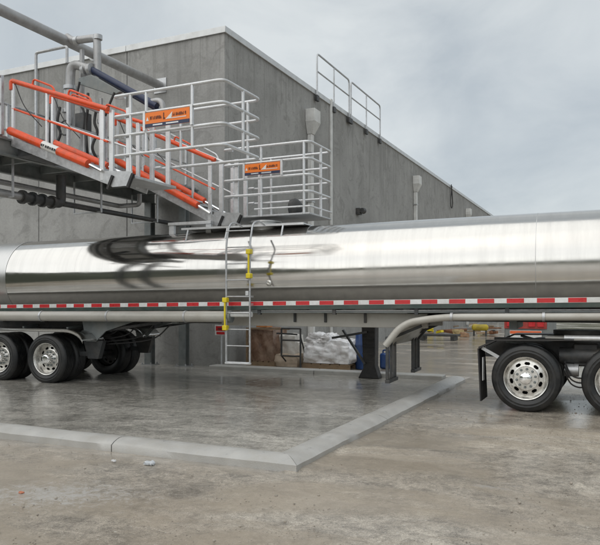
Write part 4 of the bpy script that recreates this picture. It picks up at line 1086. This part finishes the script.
for i, (px, py, s_, col, lab) in enumerate([(458, 335, .35, (.42, .32, .16), 'tan rubble chunk between the hose coil and yellow tank'), (465, 337, .28, (.33, .2, .12), 'reddish rubble chunk just left of the yellow tank'), (474, 330, .4, (.5, .45, .36), 'pale rubble chunk under the yellow tank')]):
    c = at(px, py); tag(lump('rubble_chunk', (c.x, c.y, s_ * .4), (s_ * 1.6, s_, s_ * .8), pm('rubble_%d' % i, col, .85, 0, .25, 6), .08, 6, None, i), lab, 'rubble')
c = at(480, 336)
t = thing('yellow_tank', (c.x, c.y, 0), 'small yellow horizontal tank on legs in the far yard', 'tank')
zz = P(480, 327.5, Y=c.y).z; w_ = .32
MB().lathe([(-w_ - .1, .001), (-w_ - .07, .10), (-w_, .16), (w_, .16), (w_ + .07, .10), (w_ + .1, .001)], (c.x, c.y, zz), 'X', 18).build('vessel', pm('dull_yellow', (.48, .37, .03), .55, 0, .2, 6, dirt=(.2, .15, .06), dirt_amt=.6), t)
for xx in (-.3, .3): MB().box((c.x + xx - .03, c.y - .12, 0), (c.x + xx + .03, c.y + .12, zz - .16)).build('leg', M_darksteel, t)
# utility trailer seen past the tractor wheel
c = at(525, 356)
t = thing('utility_trailer', (c.x, c.y, 0), 'rear of a parked dark vehicle with red lamps and striped bumper beyond the tractor wheel', 'trailer')
zz = lambda py: P(527, py, Y=c.y).z
w_ = .64
MB().box((c.x - w_, c.y + .1, .55), (c.x + w_ + .05, c.y + 3.2, 1.35)).build('body', M_greysteel, t, .03)
for s in (-1, 1):
    MB().lathe([(-.1, .2), (-.12, .28), (-.1, .36), (.1, .36), (.12, .28), (.1, .2), (.1, .001), (-.1, .001)], (c.x + s * (w_ - .05), c.y + .7, .36), 'X', 24).build('tyre', M_tyre, t)
    for k in range(2):
        MB().box((c.x + s * (.46 - .26 * k) - .1, c.y + .02, .92), (c.x + s * (.46 - .26 * k) + .1, c.y + .1, 1.10)).build('tail_lamp', M_red, t, .01)
MB().box((c.x - w_, c.y + .06, .86), (c.x + w_, c.y + .098, 1.16)).build('lamp_panel', pm('dull_red', (.35, .05, .04), .5), t)
bp_ = MB().box((c.x - .46, c.y - .04, .40), (c.x + .50, c.y + .04, .80)).build('bumper_board', M_whiteref, t)
M_or2 = pm('orange_stripe', (.75, .15, .05), .4)
for k in range(6):
    a = c.x - .44 + k * .16
    MB().prism([(a, .41), (a + .09, .41), (a + .09, .56), (a, .56)], 'Y', c.y - .045, c.y - .0405).build('stripe', M_or2, bp_)
MB().box((c.x - .45, c.y - .046, .70), (c.x + .49, c.y - .0405, .79)).build('stripe', M_or2, bp_)
# red canister at the foot of the wall behind the kerb's end
# ---- small litter and pebbles
for i, (px, py, s_, col, lab) in enumerate([(149, 464, .07, (.5, .52, .54), 'crumpled white scrap on the dirt below the front kerb'),
        (114, 461, .03, (.62, .62, .62), 'tiny white scrap left of the crumpled white scrap'), (21, 493, .026, (.42, .15, .08), 'tiny orange scrap near the lower left corner')]):
    c = at(px, py); tag(lump('litter_scrap', (c.x, c.y, s_ * .16), (s_ * 1.6, s_, s_ * .34), pm('scrap_%d' % i, col, .6, 0, .2, 20), s_ * .35, 7, None, i * 3.1, 3.0 / s_ * .3), lab, 'litter')
# pebbles
pb = MB(); ico = None
import bmesh
bm = bmesh.new(); bmesh.ops.create_icosphere(bm, subdivisions=1, radius=1); iv = [v.co.copy() for v in bm.verts]; ifs = [[v.index for v in f.verts] for f in bm.faces]; bm.free()
cnt = 0
while cnt < 1500:
    px = random.uniform(-40, 640); py = random.uniform(345, 560) if random.random() < .75 else random.uniform(330, 420)
    c = P(px, py, Z=0)
    if c.x < -2.85 and c.y > 6.1: continue
    if fbm(c.x * .5, c.y * .5, 7.7, 3) < random.uniform(-.4, .35): continue
    s = random.uniform(.0025, .006) * (1 + (random.random() < .05) * 1.2) * (1 + .05 * c.y)
    Mx = Matrix.Translation((c.x, c.y, .002 + s * .2)) @ Matrix.Rotation(random.random() * 6, 4, 'Z') @ Matrix.Diagonal((s * random.uniform(.8, 1.5), s, s * random.uniform(.45, .8), 1))
    pb.add([Mx @ v for v in iv], ifs); cnt += 1
o = pb.build('pebbles', pm('pebble_stone', (.30, .265, .22), .6, 0, .35, 3), ang=30); o['kind'] = 'stuff'
o['label'] = 'small loose stones scattered over the wet dirt yard'; o['category'] = 'pebbles'
